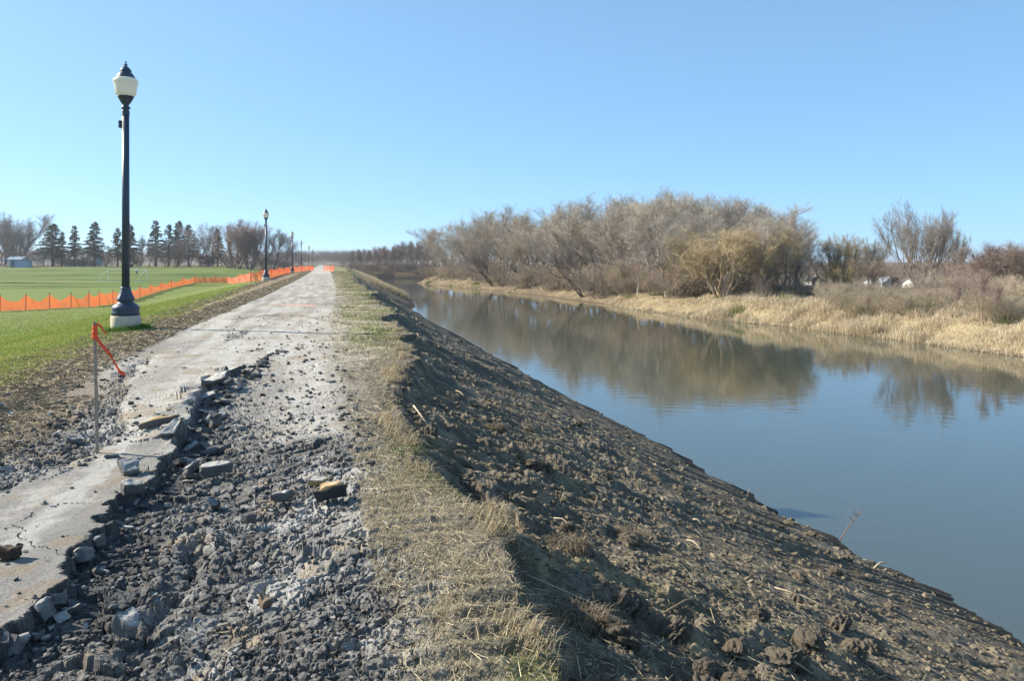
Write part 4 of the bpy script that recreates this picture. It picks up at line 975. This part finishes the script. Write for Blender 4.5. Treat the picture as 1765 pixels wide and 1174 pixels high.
chunk(573, 868, 62, .075, .55, (.18, -.10), .1, 'dark asphalt lump with orange tan crumbly top', topc=(.50, .33, .18), sidec=(.05, .048, .048), lift=.9, rough=2.0)
chunk(487, 872, 38, .05, .65, (.05, -.1), .0, 'small flat slab left of the orange tan topped lump', lift=.9)
chunk(368, 880, 26, .06, .8, (.7, 0), .2, 'blue grey square piece standing below the lone flat slab', topc=(.22, .22, .23), lift=.6)
chunk(430, 906, 32, .06, .7, (.1, .1), .5, 'dark squarish block in the middle of the rubble', topc=(.13, .12, .11), lift=.7)
chunk(455, 1050, 34, .05, .8, (.15, .1), .6, 'brown earthy lump in the near rubble', topc=(.20, .15, .10), sidec=(.14, .10, .07), lift=.5, rough=1.2)
chunk(18, 965, 48, .06, .7, (0, 0), .2, 'dark clump of roots and dirt lying on the sound paving at the left edge', topc=(.10, .075, .05), sidec=(.05, .04, .03), name='dirt_clod', cat='clod', lift=.5, rough=2.5)
for (px, py, wd, lab) in ((25, 1128, 48, 'largest round block leaning on the slab edge at the lower left corner'), (72, 1068, 44, 'rounded block leaning on the slab edge above the lower left corner'), (142, 972, 40, 'pale rounded block under the slab edge'), (164, 946, 32, 'small block under the slab edge above the pale rounded one'), (100, 1045, 34, 'block half under the slab edge between two rounded ones'), (215, 1095, 50, 'wide grey block in the near rubble'), (130, 765, 34, 'pale flat piece left of the stake')):
    chunk(px, py, wd, wd * .0018, .8, (random.uniform(-.5, .5), random.uniform(-.4, .4)), random.uniform(0, 6), lab, topc=(.29, .28, .265), sidec=(.17, .165, .16), lift=.4, rough=1.8)
CG = 'loose pieces of broken asphalt'
EV = [Vector((e[0], e[1], 0)) for e in EDGE]
for k in range(190):
    if k >= 140:
        i = random.choice([9, 10, 10, 11, 11, 12, 12, 13, 13, 14, 14, 15]); p = EV[i].lerp(EV[i - 1], random.random()) + Vector((random.uniform(.0, .38), random.gauss(0, .06), 0)); sz = random.uniform(.09, .24)
    elif k < 75:                                            # along the broken edge, most of them by the ridge
        i = random.choice([1, 2, 3, 4, 5, 6, 7, 8, 9, 9, 10, 10, 11, 11, 12, 12, 13, 13, 14, 14]) ; p = EV[i].lerp(EV[i - 1], random.random()); p = p + Vector((abs(random.gauss(.02, .16)) + .03, random.gauss(0, .05), 0))
        sz = random.uniform(.05, .15) * (1.4 if i >= 9 else .75)
    elif k < 92:
        a = flat(random.uniform(10, 250), random.uniform(655, 820)); p = Vector((a[0], a[1], 0)); sz = random.uniform(.04, .12)
    else:
        a = flat(random.uniform(230, 640), random.uniform(730, 1150), -.08); p = Vector((a[0], a[1], 0)); sz = random.uniform(.025, .065)
    p.z = zat(p.x, p.y); tc = random.choice([(.36, .345, .32), (.28, .27, .255), (.18, .175, .17), (.32, .31, .29), (.13, .125, .12)])
    if k >= 140: tc = random.choice([(.30, .285, .26), (.16, .152, .142), (.12, .115, .11), (.14, .135, .13)])
    chunk(0, 0, sz * FPX / p.y, sz * random.uniform(.13, .28), random.uniform(.6, .9), (random.gauss(0, .3), random.gauss(-.1, .35)), random.uniform(0, 6), 'loose angular piece of broken asphalt in the rubble beside the slab edge' if k < 75 or k >= 140 else ('loose angular piece of broken asphalt at the left side of the path' if k < 92 else 'loose angular piece of broken asphalt in the near rubble'), CG, tc, P=p, lift=random.uniform(.2, .7))

def pebbles(name, P, size, cols, mat, label, cat, rg):
    """many small angular crumbs as one mesh"""
    t = (1 + 5 ** .5) / 2; base = np.array([[-1, t, 0], [1, t, 0], [-1, -t, 0], [1, -t, 0], [0, -1, t], [0, 1, t], [0, -1, -t], [0, 1, -t], [t, 0, -1], [t, 0, 1], [-t, 0, -1], [-t, 0, 1]]) / 1.9
    f = np.array([[0, 11, 5], [0, 5, 1], [0, 1, 7], [0, 7, 10], [0, 10, 11], [1, 5, 9], [5, 11, 4], [11, 10, 2], [10, 7, 6], [7, 1, 8], [3, 9, 4], [3, 4, 2], [3, 2, 6], [3, 6, 8], [3, 8, 9], [4, 9, 5], [2, 4, 11], [6, 2, 10], [8, 6, 7], [9, 8, 1]])
    n = len(P); ang = rg.uniform(0, 6.28, n); j = base[None] * rg.uniform(.6, 1.2, (n, 12, 1)) + rg.normal(0, .10, (n, 12, 3)); j = j * size[:, None, None] * (np.array([1.15, .9, .65])[None] * rg.uniform(.7, 1.25, (n, 3)))[:, None, :]
    c, s_ = np.cos(ang)[:, None], np.sin(ang)[:, None]; V = np.stack([j[..., 0] * c - j[..., 1] * s_, j[..., 0] * s_ + j[..., 1] * c, j[..., 2]], -1) + P[:, None, :]
    F = (f[None] + (np.arange(n) * 12)[:, None, None]).reshape(-1, 3)
    return tag(arr_obj(name, V.reshape(-1, 3), F, mat, None, np.repeat(cols, 12, 0)), label, cat, None, 'stuff')
def scatter_px(rg, n, x0, x1, y0, y1, z=0.0):
    """points spread over the ground about as densely as the picture sees it"""
    px = rg.uniform(x0, x1, n); py = rg.uniform(y0, y1, n); Y = (ZC - z) * FPX / (py - HY); return (px - CX) / FPX * Y, Y
rg = np.random.default_rng(3)
X, Y = scatter_px(rg, 7000, -60, 720, 600, 1200, -.05); U = PD[1] * X - PD[0] * Y
kp = (U < .45) & (U > -3.4); X, Y = X[kp], Y[kp]; dS = sdf_poly(X, Y, SLAB); dL = sdf_poly(X, Y, LRUB); kp = ((dS > .0) | (rg.random(len(X)) < .05) | (dL < .1)); X, Y = X[kp], Y[kp]
sz = (.004 + .020 * rg.random(len(X)) ** 2.2) * np.clip(Y / 5, .7, 1.6); Z = terrain(X, Y) + sz * .3
g_ = .05 + .25 * rg.random(len(X)) ** 2; pebbles('asphalt_rubble', np.stack([X, Y, Z], 1), sz, np.stack([g_, g_ * .95, g_ * .88], 1), M['chunk'], 'small dark asphalt crumbs strewn over the broken path', 'rubble', rg)
# clods on the far path
X, Y = scatter_px(rg, 420, 380, 600, 466, 610); U = PD[1] * X - PD[0] * Y - shift(PD[0] * X + PD[1] * Y); kp = (U > -3.1) & (U < .5); X, Y = X[kp], Y[kp]
sz = (.006 + .03 * rg.random(len(X)) ** 2.5); Z = terrain(X, Y) + sz * .3; cc = np.tile(np.array([.07, .055, .042]), (len(X), 1)) * rg.uniform(.6, 1.6, (len(X), 1))
pebbles('path_crumbs', np.stack([X, Y, Z], 1), sz, cc, M['chunk'], 'dark soil crumbs scattered over the pale path further on', 'crumbs', rg)

# ------------------------------------------------------------------ clods, crumbs, straw and sticks on the dug bank
def bank_points(rg, n, x0=560, x1=1765, y0=480, y1=1174, lo=.0, hi=.97):
    px = rg.uniform(x0, x1, n * 3); py = rg.uniform(y0, y1, n * 3)
    # meet the sight line with the plane of the bank
    dx = (px - CX) / FPX; dz = -(py - HY) / FPX; du = PD[1] * dx - PD[0]; k = -2.88 / 6.95
    t = (-.12 - k * 1.1 - ZC) / (dz - k * du); X, Y = dx * t, t; s = PD[0] * X + PD[1] * Y; u = PD[1] * X - PD[0] * Y
    f = (u - uc_of(s)) / (uw_of(s) - uc_of(s)); ok = (t > 0) & (s < 110) & (f > lo) & (f < hi); return X[ok][:n], Y[ok][:n]
X, Y = bank_points(rg, 6000); sz = (.005 + .03 * rg.random(len(X)) ** 3) * np.clip(Y / 6, .6, 2.0); Z = terrain(X, Y) + sz * .25
pebbles('soil_crumbs', np.stack([X, Y, Z], 1), sz, np.array([.135, .112, .078])[None] * rg.uniform(.7, 1.5, (len(X), 1)), M['soil'], 'loose crumbs of dark soil covering the dug bank', 'soil', rg)
def clod_mesh(rg, r, seed):
    n, m_ = 56, 30; th = np.linspace(0, math.pi, m_); ph = np.linspace(0, 2 * math.pi, n, endpoint=False); T, Pn = np.meshgrid(th, ph, indexing='ij')
    D = np.stack([np.sin(T) * np.cos(Pn), np.sin(T) * np.sin(Pn), np.cos(T)], -1); nz = fbm(D[..., 0].ravel() * 2.2 + D[..., 2].ravel() * 1.7 + seed, D[..., 1].ravel() * 2.2 - D[..., 2].ravel() * 1.3, 6, seed, .68).reshape(T.shape)
    V = D * (1 + .55 * nz)[..., None] * r * np.array([1.15, .9, .75]); i = np.arange(m_ - 1)[:, None] * n; j = np.arange(n)[None]
    F = np.stack([i + j, i + n + j, i + n + (j + 1) % n, i + (j + 1) % n], -1).reshape(-1, 4); C = np.array([.14, .115, .085])[None] * (1 + .5 * nz.ravel())[:, None]
    return V.reshape(-1, 3), F, C
clods = [arr_mesh('dirt_clod', *clod_mesh(rg, 1.0, k)[:2], M['soil'], clod_mesh(rg, 1.0, k)[2]) for k in range(6)]
X, Y = bank_points(rg, 45, 620, 1600, 540, 1174, .04, .85); Z = terrain(X, Y)
for k in range(len(X)):
    o = link(bpy.data.objects.new('dirt_clod', clods[k % 6])); r = random.uniform(.03, .075) * (1 + .04 * Y[k]); o.scale = (r, r, r); o.location = (X[k], Y[k], Z[k] + r * .2); o.rotation_euler = (random.uniform(-.5, .5), random.uniform(-.5, .5), random.uniform(0, 6))
    tag(o, 'lump of dark soil lying on the dug bank', 'clod', 'lumps of soil on the dug bank')
def blades(P, h, wd, az, bend, col, seg=2):
    """curved blades, each a two-part tapering ribbon"""
    n = len(P); dx = np.stack([np.cos(az), np.sin(az), np.zeros(n)], 1); sx = np.stack([-np.sin(az), np.cos(az), np.zeros(n)], 1); up = np.array([[0, 0, 1.]])
    w2 = (wd / 2)[:, None]; hh = h[:, None]; b = bend[:, None]
    m_ = P + up * hh * .6 + dx * b * hh * .3; t = P + up * hh * np.sqrt(np.clip(1 - (bend * .8) ** 2, .05, 1))[:, None] + dx * b * hh
    V = np.stack([P - sx * w2, P + sx * w2, m_ + sx * w2 * .7, m_ - sx * w2 * .7, t], 1).reshape(-1, 3); k = np.arange(n)[:, None] * 5
    F = np.concatenate([k + np.array([[0, 1, 2]]), k + np.array([[0, 2, 3]]), k + np.array([[3, 2, 4]])]); return V, F, np.repeat(col, 5, 0)
TUFT = [(1000, 1058, 104, 'biggest tangle of roots and soil near the bottom of the dug bank'), (1083, 918, 52, 'upright tuft of dry grass roots standing on the bank'), (975, 935, 80, 'root matted clod left of the upright tuft'), (855, 735, 34, 'grassy clod on the upper bank below the bend of the verge')]
for k, (px, py, wpx, lab) in enumerate(TUFT):
    g = ground(px, py + wpx * .2); g.z -= wpx * g.y / FPX * .10; r = wpx * g.y / FPX / 2; root = empty('root_clod', g); tag(root, lab, 'root clump', 'root clumps on the dug bank')
    V, F, C = clod_mesh(rg, r * .8, 40 + k); V[:, 2] *= .8; arr_obj('soil_lump', V + np.array([0, 0, r * .18]), F, M['soil'], root, C)
    n = 420; d = rg.normal(0, 1, (n, 3)); d[:, 2] = np.abs(d[:, 2]) * .8; d /= np.linalg.norm(d, axis=1, keepdims=True); B = d * r * rg.uniform(.45, .75, (n, 1)) * np.array([1.25, .9, .6]) + np.array([0, 0, r * .18]) + rg.normal(0, .12, (n, 3)) * r * np.array([1, 1, .3])
    V, F, C = blades(B, rg.uniform(.15, .55, n) * r + .015, np.full(n, .0030 + .0005 * g.y), np.arctan2(d[:, 1], d[:, 0]) + rg.normal(0, .9, n), rg.uniform(.7, 1.9, n), np.array([.22, .17, .11])[None] * rg.uniform(.5, 1.5, (n, 1)))
    arr_obj('roots', V, F, M['blade'], root, C)
def stems(P, L, rad, az, tilt, col):
    n = len(P); d = np.stack([np.cos(az) * np.cos(tilt), np.sin(az) * np.cos(tilt), np.sin(tilt)], 1); sx = np.stack([-np.sin(az), np.cos(az), np.zeros(n)], 1); up = np.cross(d, sx)
    V = []
    for e in (0, 1):
        for t in (0, 2.094, 4.189): V.append(P + d * (L * e)[:, None] + (sx * math.cos(t) + up * math.sin(t)) * (rad * (1 - .4 * e))[:, None])
    V = np.stack(V, 1).reshape(-1, 3); k = np.arange(n)[:, None] * 6
    F = np.concatenate([k + np.array([[0, 1, 4, 3]]), k + np.array([[1, 2, 5, 4]]), k + np.array([[2, 0, 3, 5]])]); return V, F, np.repeat(col, 6, 0)
X, Y = bank_points(rg, 4200, 560, 1765, 500, 1174, .02, .95); n = len(X); L = rg.uniform(.015, .075, n) * np.where(rg.random(n) < .08, 2.4, 1); az = rg.uniform(0, 6.28, n); tl_ = rg.normal(-.05, .22, n)
slope = -.41 * np.clip(np.cos(az - .24), -1, 1); V, F, C = stems(np.stack([X, Y, terrain(X, Y) + .012], 1), L, rg.uniform(.0014, .0030, n) * np.clip(Y / 7, .8, 2.5), az, tl_ * .6 + slope * .8 + .06, np.array([.46, .37, .23])[None] * rg.uniform(.45, 1.25, (n, 1)))
tag(arr_obj('straw_litter', V, F, M['chunk'], None, C), 'pale dead stalks and straw strewn over the dug bank', 'straw', None, 'stuff')
def stick(px, py, px2, py2, rad, c, label, rise=.03, fork=0):
    a = ground(px, py); Y2 = a.y + random.uniform(-.1, .1); b = ground(px2, py2) if rise >= 0 else Vector((at(px2, Y2), Y2, zpix(py2, Y2)))
    a = a + Vector((0, 0, .02)); b = b + Vector((0, 0, max(rise, 0))); m_ = a.lerp(b, .5) + Vector((0, 0, .02 + .02 * random.random())) + Vector((random.gauss(0, .02), 0, 0)) * (b - a).length
    mb = MB(); o0 = a.copy(); mb.tube([a - o0, a.lerp(m_, .5) - o0, m_ - o0, m_.lerp(b, .5) - o0, b - o0], [rad, rad * .95, rad * .85, rad * .7, rad * .45], 6)
    for q in range(fork):
        f = m_.lerp(b, random.uniform(.1, .9)); mb.tube([f - o0, f - o0 + Vector((random.choice((-1, 1)) * .10, .03, .12)) * (b - a).length * 1.6], [rad * .5, rad * .2], 4)
    o = mb.build('stick', c, None, True); o.location = o0; return tag(o, label, 'stick', 'sticks and stalks on the dug bank')
M['pale_stick'] = plain('pale_stick', (.38, .31, .22), .8); M['red_twig'] = plain('red_twig', (.24, .13, .09), .8); M['brown_stick'] = plain('brown_stick', (.26, .19, .12), .85)
stick(1447, 936, 1487, 880, .008, M['red_twig'], 'thin reddish twig sticking up against the water at the bank edge', -1, 4)
stick(1506, 985, 1527, 970, .014, M['pale_stick'], 'short pale stick poking out over the water edge', -1)
stick(1288, 862, 1292, 842, .006, M['pale_stick'], 'short upright stalk on the bank edge against the water', -1)
stick(713, 705, 736, 738, .011, M['pale_stick'], 'thick pale broken stick lying in the notch at the top of the bank')
stick(1335, 1018, 1437, 1062, .006, M['pale_stick'], 'long pale stalk lying down the lower bank')
stick(905, 1000, 1120, 1112, .005, M['pale_stick'], 'longest thin stalk, lying across the near bank below the root clumps')
stick(1195, 900, 1212, 912, .012, M['pale_stick'], 'short whitish stick lying on the middle of the bank')
stick(1184, 936, 1208, 952, .008, M['pale_stick'], 'pale split stalk lying on the smooth patch of the bank')
stick(785, 676, 800, 690, .012, M['brown_stick'], 'brown stick lying near the upper edge of the bank')
stick(835, 690, 888, 704, .007, M['brown_stick'], 'long thin brown stalk on the upper bank')
stick(1150, 1060, 1210, 1040, .006, M['brown_stick'], 'curved brown stalk right of the root clumps')
stick(955, 900, 985, 915, .006, M['pale_stick'], 'pale stalk in front of the root matted clod')
stick(1345, 1148, 1400, 1172, .008, M['pale_stick'], 'pale stick cut by the bottom picture edge on the bank')

# ------------------------------------------------------------------ grass
def frustum(X, Y, m_=.72): return np.abs(X) < Y * m_ + 1
n = 330000; r = np.exp(rg.uniform(math.log(6.5), math.log(70), n)); a = rg.uniform(-.64, -.05, n); X, Y = np.sin(a) * r, np.cos(a) * r; s = PD[0] * X + PD[1] * Y; u = PD[1] * X - PD[0] * Y
pr = sst(-3.6, -4.7, u + .45 * fbm(X * 1.1, Y * 1.1, 4, 71)) ; kp = (rg.random(n) < pr * sst(70, 38, r)) & (rg.random(n) < sst(-26, -15, u)); X, Y, r = X[kp], Y[kp], r[kp]; n = len(X)
tone = np.clip(.45 + .7 * fbm(X * .35, Y * .35, 3, 151) + rg.normal(0, .25, n), 0, 1)[:, None]; C = np.array([.22, .30, .045]) * (1 - tone) + np.array([.38, .36, .12]) * tone; C *= rg.uniform(.75, 1.25, (n, 1))
V, F, C = blades(np.stack([X, Y, terrain(X, Y) - .004], 1), rg.uniform(.025, .065, n), .004 + .0006 * r * rg.uniform(.7, 1.3, n), rg.uniform(0, 6.28, n), rg.uniform(.1, .9, n), C)
tag(arr_obj('lawn_grass', V, F, M['blade'], None, C), 'short green grass on the levee side left of the path', 'grass', None, 'stuff')
# taller grass round the footing of the nearest lamp
lp = lamp0.location; n = 900; a = rg.uniform(-2.6, 1.2, n); q = .33 + np.abs(rg.normal(0, .10, n)); X, Y = lp.x + np.cos(a) * q, lp.y + np.sin(a) * q
V, F, C = blades(np.stack([X, Y, terrain(X, Y)], 1), rg.uniform(.05, .17, n), np.full(n, .012), rg.uniform(0, 6.28, n), rg.uniform(.1, .8, n), np.array([.09, .19, .02])[None] * rg.uniform(.7, 1.3, (n, 1)))
tag(arr_obj('lamp_grass', V, F, M['blade'], None, C), 'longer bright grass growing round the concrete foot of the nearest lamp post', 'grass', None, 'stuff')
# right verge: straw and green blades, thicker along its torn edge
n = 190000; s = np.exp(np.where(rg.random(n) < .35, rg.uniform(math.log(2.4), math.log(6.5), n), rg.uniform(math.log(2.4), math.log(140), n))); e0 = uc_of(s); u0 = .25 + shift(s); u = u0 + np.maximum(e0 + .12 - u0, .1) * rg.random(n) ** .8; X, Y = PD[0] * s + PD[1] * u, PD[1] * s - PD[0] * u
z = terrain(X, Y); gr = sst(-.05, .4, fbm(X * 1.1 + 3, Y * 1.1, 3, 155) + .3 * rg.normal(0, 1, n) * .5 + .35 * sst(.3, .8, (u - .4) / np.maximum(e0 - .4, .1)) - .22 + .12 * sst(9, 14, s)) * sst(.35, .75, u)
pa = sst(-.35, .25, fbm(X * 2.1, Y * 2.1, 3, 181)) ; so = sst(.0, .5, (u - e0 + .55) * 1.3 + .7 * fbm(X * 1.1, Y * 1.1, 4, 71) + .5 * fbm(X * 6, Y * 6, 4, 75) + .75 * sst(5.4, 6.8, s) * (1 - sst(11, 16, s)) - .25); kp = rg.random(n) < (.2 + .8 * pa) * (1 - .85 * so); X, Y, z, gr, s = X[kp], Y[kp], z[kp], gr[kp], s[kp]; n = len(X)
isg = (rg.random(n) < gr * .75)[:, None]; C = np.where(isg, np.array([.115, .15, .035]), np.array([.44, .37, .25])) * rg.uniform(.6, 1.25, (n, 1))
V, F, C = blades(np.stack([X, Y, z - .003], 1), rg.uniform(.010, .04, n) * np.clip(.5 + s / 12, .5, 1.2), .0022 + .0006 * s * rg.uniform(.6, 1.2, n), rg.uniform(0, 6.28, n), rg.uniform(.5, 1.25, n), C)
tag(arr_obj('verge_grass', V, F, M['blade'], None, C), 'matted straw and thin green grass on the verge between path and dug bank', 'grass', None, 'stuff')
# longer straw hanging over the torn edge of the verge, and stalks lying on it
n = 9000; s = np.exp(rg.uniform(math.log(2.4), math.log(22), n)); pt = vnoise(s * 2.3, s * 0 + 3, 197); kp = rg.random(n) < np.clip(.15 + 1.3 * pt, 0, 1); s = s[kp]; n = len(s)
X0, Y0 = PD[0] * s, PD[1] * s; e0 = uc_of(s) + fbm(s * 0.9, uc_of(s) * 0.3 + 3, 3, 21) * .15 + vnoise(s * 3.1, s * 0 + 1.5, 24) * .07; u = e0 + rg.normal(-.05, .06, n); X, Y = X0 + PD[1] * u, Y0 - PD[0] * u
V, F, C = blades(np.stack([X, Y, terrain(X, Y) - .003], 1), rg.uniform(.04, .13, n), .0025 + .0005 * s, rg.normal(-.2, 1.1, n), rg.uniform(.6, 1.7, n), np.array([.42, .34, .22])[None] * rg.uniform(.5, 1.2, (n, 1)))
tag(arr_obj('edge_straw', V, F, M['blade'], None, C), 'longer straw hanging over the torn edge of the verge', 'straw', None, 'stuff')
n = 1600; s = np.exp(rg.uniform(math.log(2.4), math.log(16), n)); u = .3 + (uc_of(s) - .3) * rg.random(n); X, Y = PD[0] * s + PD[1] * u, PD[1] * s - PD[0] * u
V, F, C = stems(np.stack([X, Y, terrain(X, Y) + .014], 1), rg.uniform(.03, .12, n), .0010 + .00025 * s, rg.uniform(0, 6.28, n), rg.normal(0, .12, n), np.array([.50, .41, .27])[None] * rg.uniform(.4, 1.2, (n, 1)))
tag(arr_obj('verge_stalks', V, F, M['chunk'], None, C), 'single pale stalks lying on the verge right of the path', 'straw', None, 'stuff')
# straw on the left verge
n = 42000; s = np.exp(rg.uniform(math.log(5.5), math.log(140), n)); u = rg.uniform(-4.9, -2.9, n) + .7 * rg.random(n) * (s < 10); u = np.where(u > -4.0, u + shift(s), u); X, Y = PD[0] * s + PD[1] * u, PD[1] * s - PD[0] * u; kp = frustum(X, Y); X, Y, s = X[kp], Y[kp], s[kp]; n = len(X)
V, F, C = stems(np.stack([X, Y, terrain(X, Y) + .01], 1), rg.uniform(.03, .12, n), .0012 + .00035 * s, rg.uniform(0, 6.28, n), rg.normal(0, .15, n), np.array([.36, .28, .175])[None] * rg.uniform(.4, 1.3, (n, 1)))
tag(arr_obj('verge_straw', V, F, M['chunk'], None, C), 'raked straw and dead stalks along the left edge of the path', 'straw', None, 'stuff')
# straw grass of the far bank, in tussocks
n = 260000; px = rg.uniform(715, 1840, n); dr_ = rg.random(n) ** 1.3 * 24 - 4; Y = np.interp(px, [718, 870, 1040, 1180, 1400, 1765, 2000], [173, 121, 84, 65.8, 51.8, 37.4, 31]) + dr_ * 1.1; X = (px - CX) / FPX * Y
f1, f2, cid, _, _ = worley(X / 1.5, Y / 1.5, 191, 1.0); d_ = (X - np.interp(Y, RB_Y, RB_X)) * .85 + .9 * vnoise(X * 0.13, Y * 0.13, 41)
kp = (d_ > .05) & (d_ < np.where(px < 1180, 6, 20)) & ((px > 1040) | (vnoise(X * .22, Y * .16, 193) > .42)) & (rg.random(n) < np.clip(1.15 - f1 * 1.2, .1, 1)); X, Y, f1, cid, px = X[kp], Y[kp], f1[kp], cid[kp], px[kp]; n = len(X)
hh = (.40 + .8 * cid) * np.clip(1.2 - f1, .3, 1) * rg.uniform(.5, 1.15, n) * np.where(px < 1180, .8, 1) * np.clip(.8 + .9 * fbm(X * .28, Y * .28, 3, 195), .3, 1.4); tn = np.modf(cid * 9.7)[0][:, None]
C = (np.array([.66, .56, .39]) * (1 - tn) + np.array([.52, .42, .285]) * tn) * rg.uniform(.65, 1.2, (n, 1)); C = np.where((np.modf(cid * 3.3)[0] < .06)[:, None], np.array([.20, .22, .08]), C)
V, F, C = blades(np.stack([X, Y, terrain(X, Y) - .03], 1), hh, .008 + .00035 * Y, rg.uniform(0, 6.28, n), rg.uniform(.2, 1.2, n), C)
tag(arr_obj('straw_grass', V, F, M['blade'], None, C), 'tall pale straw grass in tussocks along the far bank', 'grass', None, 'stuff')
n = 40000; s = rg.uniform(92, 225, n); a0, a1 = uc_of(s), uw_of(s); u = a0 + (a1 - a0) * rg.uniform(.25, .99, n); X, Y = PD[0] * s + PD[1] * u, PD[1] * s - PD[0] * u
V, F, C = blades(np.stack([X, Y, terrain(X, Y)], 1), rg.uniform(.3, .9, n), np.full(n, .035), rg.uniform(0, 6.28, n), rg.uniform(.2, 1, n), np.array([.40, .33, .22])[None] * rg.uniform(.6, 1.2, (n, 1)))
tag(arr_obj('bank_reeds', V, F, M['blade'], None, C), 'pale dry reeds on the near bank beyond the dug part', 'grass', None, 'stuff')
# strip of orange marking ribbon lying on the path
a, b = flat(472, 527), flat(545, 530); mb = MB(); P = []
for i in range(9):
    t = i / 8; x = a[0] + (b[0] - a[0]) * t; y = a[1] + (b[1] - a[1]) * t + .12 * math.sin(4 * t); z = zat(x, y) + .035 + .015 * math.sin(9 * t); P += [(x, y - .03, z), (x, y + .03, z + .010), (x, y + .03, z + .013), (x, y - .03, z + .003)]
mb.poly(P, [(i * 4 + j, i * 4 + (j + 1) % 4, i * 4 + 4 + (j + 1) % 4, i * 4 + 4 + j) for i in range(8) for j in range(4)])
M['faded_orange'] = plain('faded_orange', (.62, .24, .14), .7)
tag(mb.build('ribbon', M['faded_orange']), 'strip of orange ribbon lying across the path beyond the scraped mark', 'ribbon')

# ------------------------------------------------------------------ thin spring haze
def haze():
    m = bpy.data.materials.new('haze'); m.use_nodes = True; nt = m.node_tree; nt.nodes.remove(nt.nodes['Principled BSDF'])
    v = N(nt, 'ShaderNodeVolumePrincipled'); v.inputs['Color'].default_value = (.86, .91, 1.0, 1); v.inputs['Density'].default_value = 0.00018; v.inputs['Anisotropy'].default_value = 0.3
    nt.links.new(v.outputs[0], nt.nodes['Material Output'].inputs['Volume'])
    b = MB().box((0, 3000, 14), (16000, 12000, 48)); tag(b.build('haze', m), 'thin pale haze of a clear spring day over the whole valley', 'haze', kind='stuff')
haze()
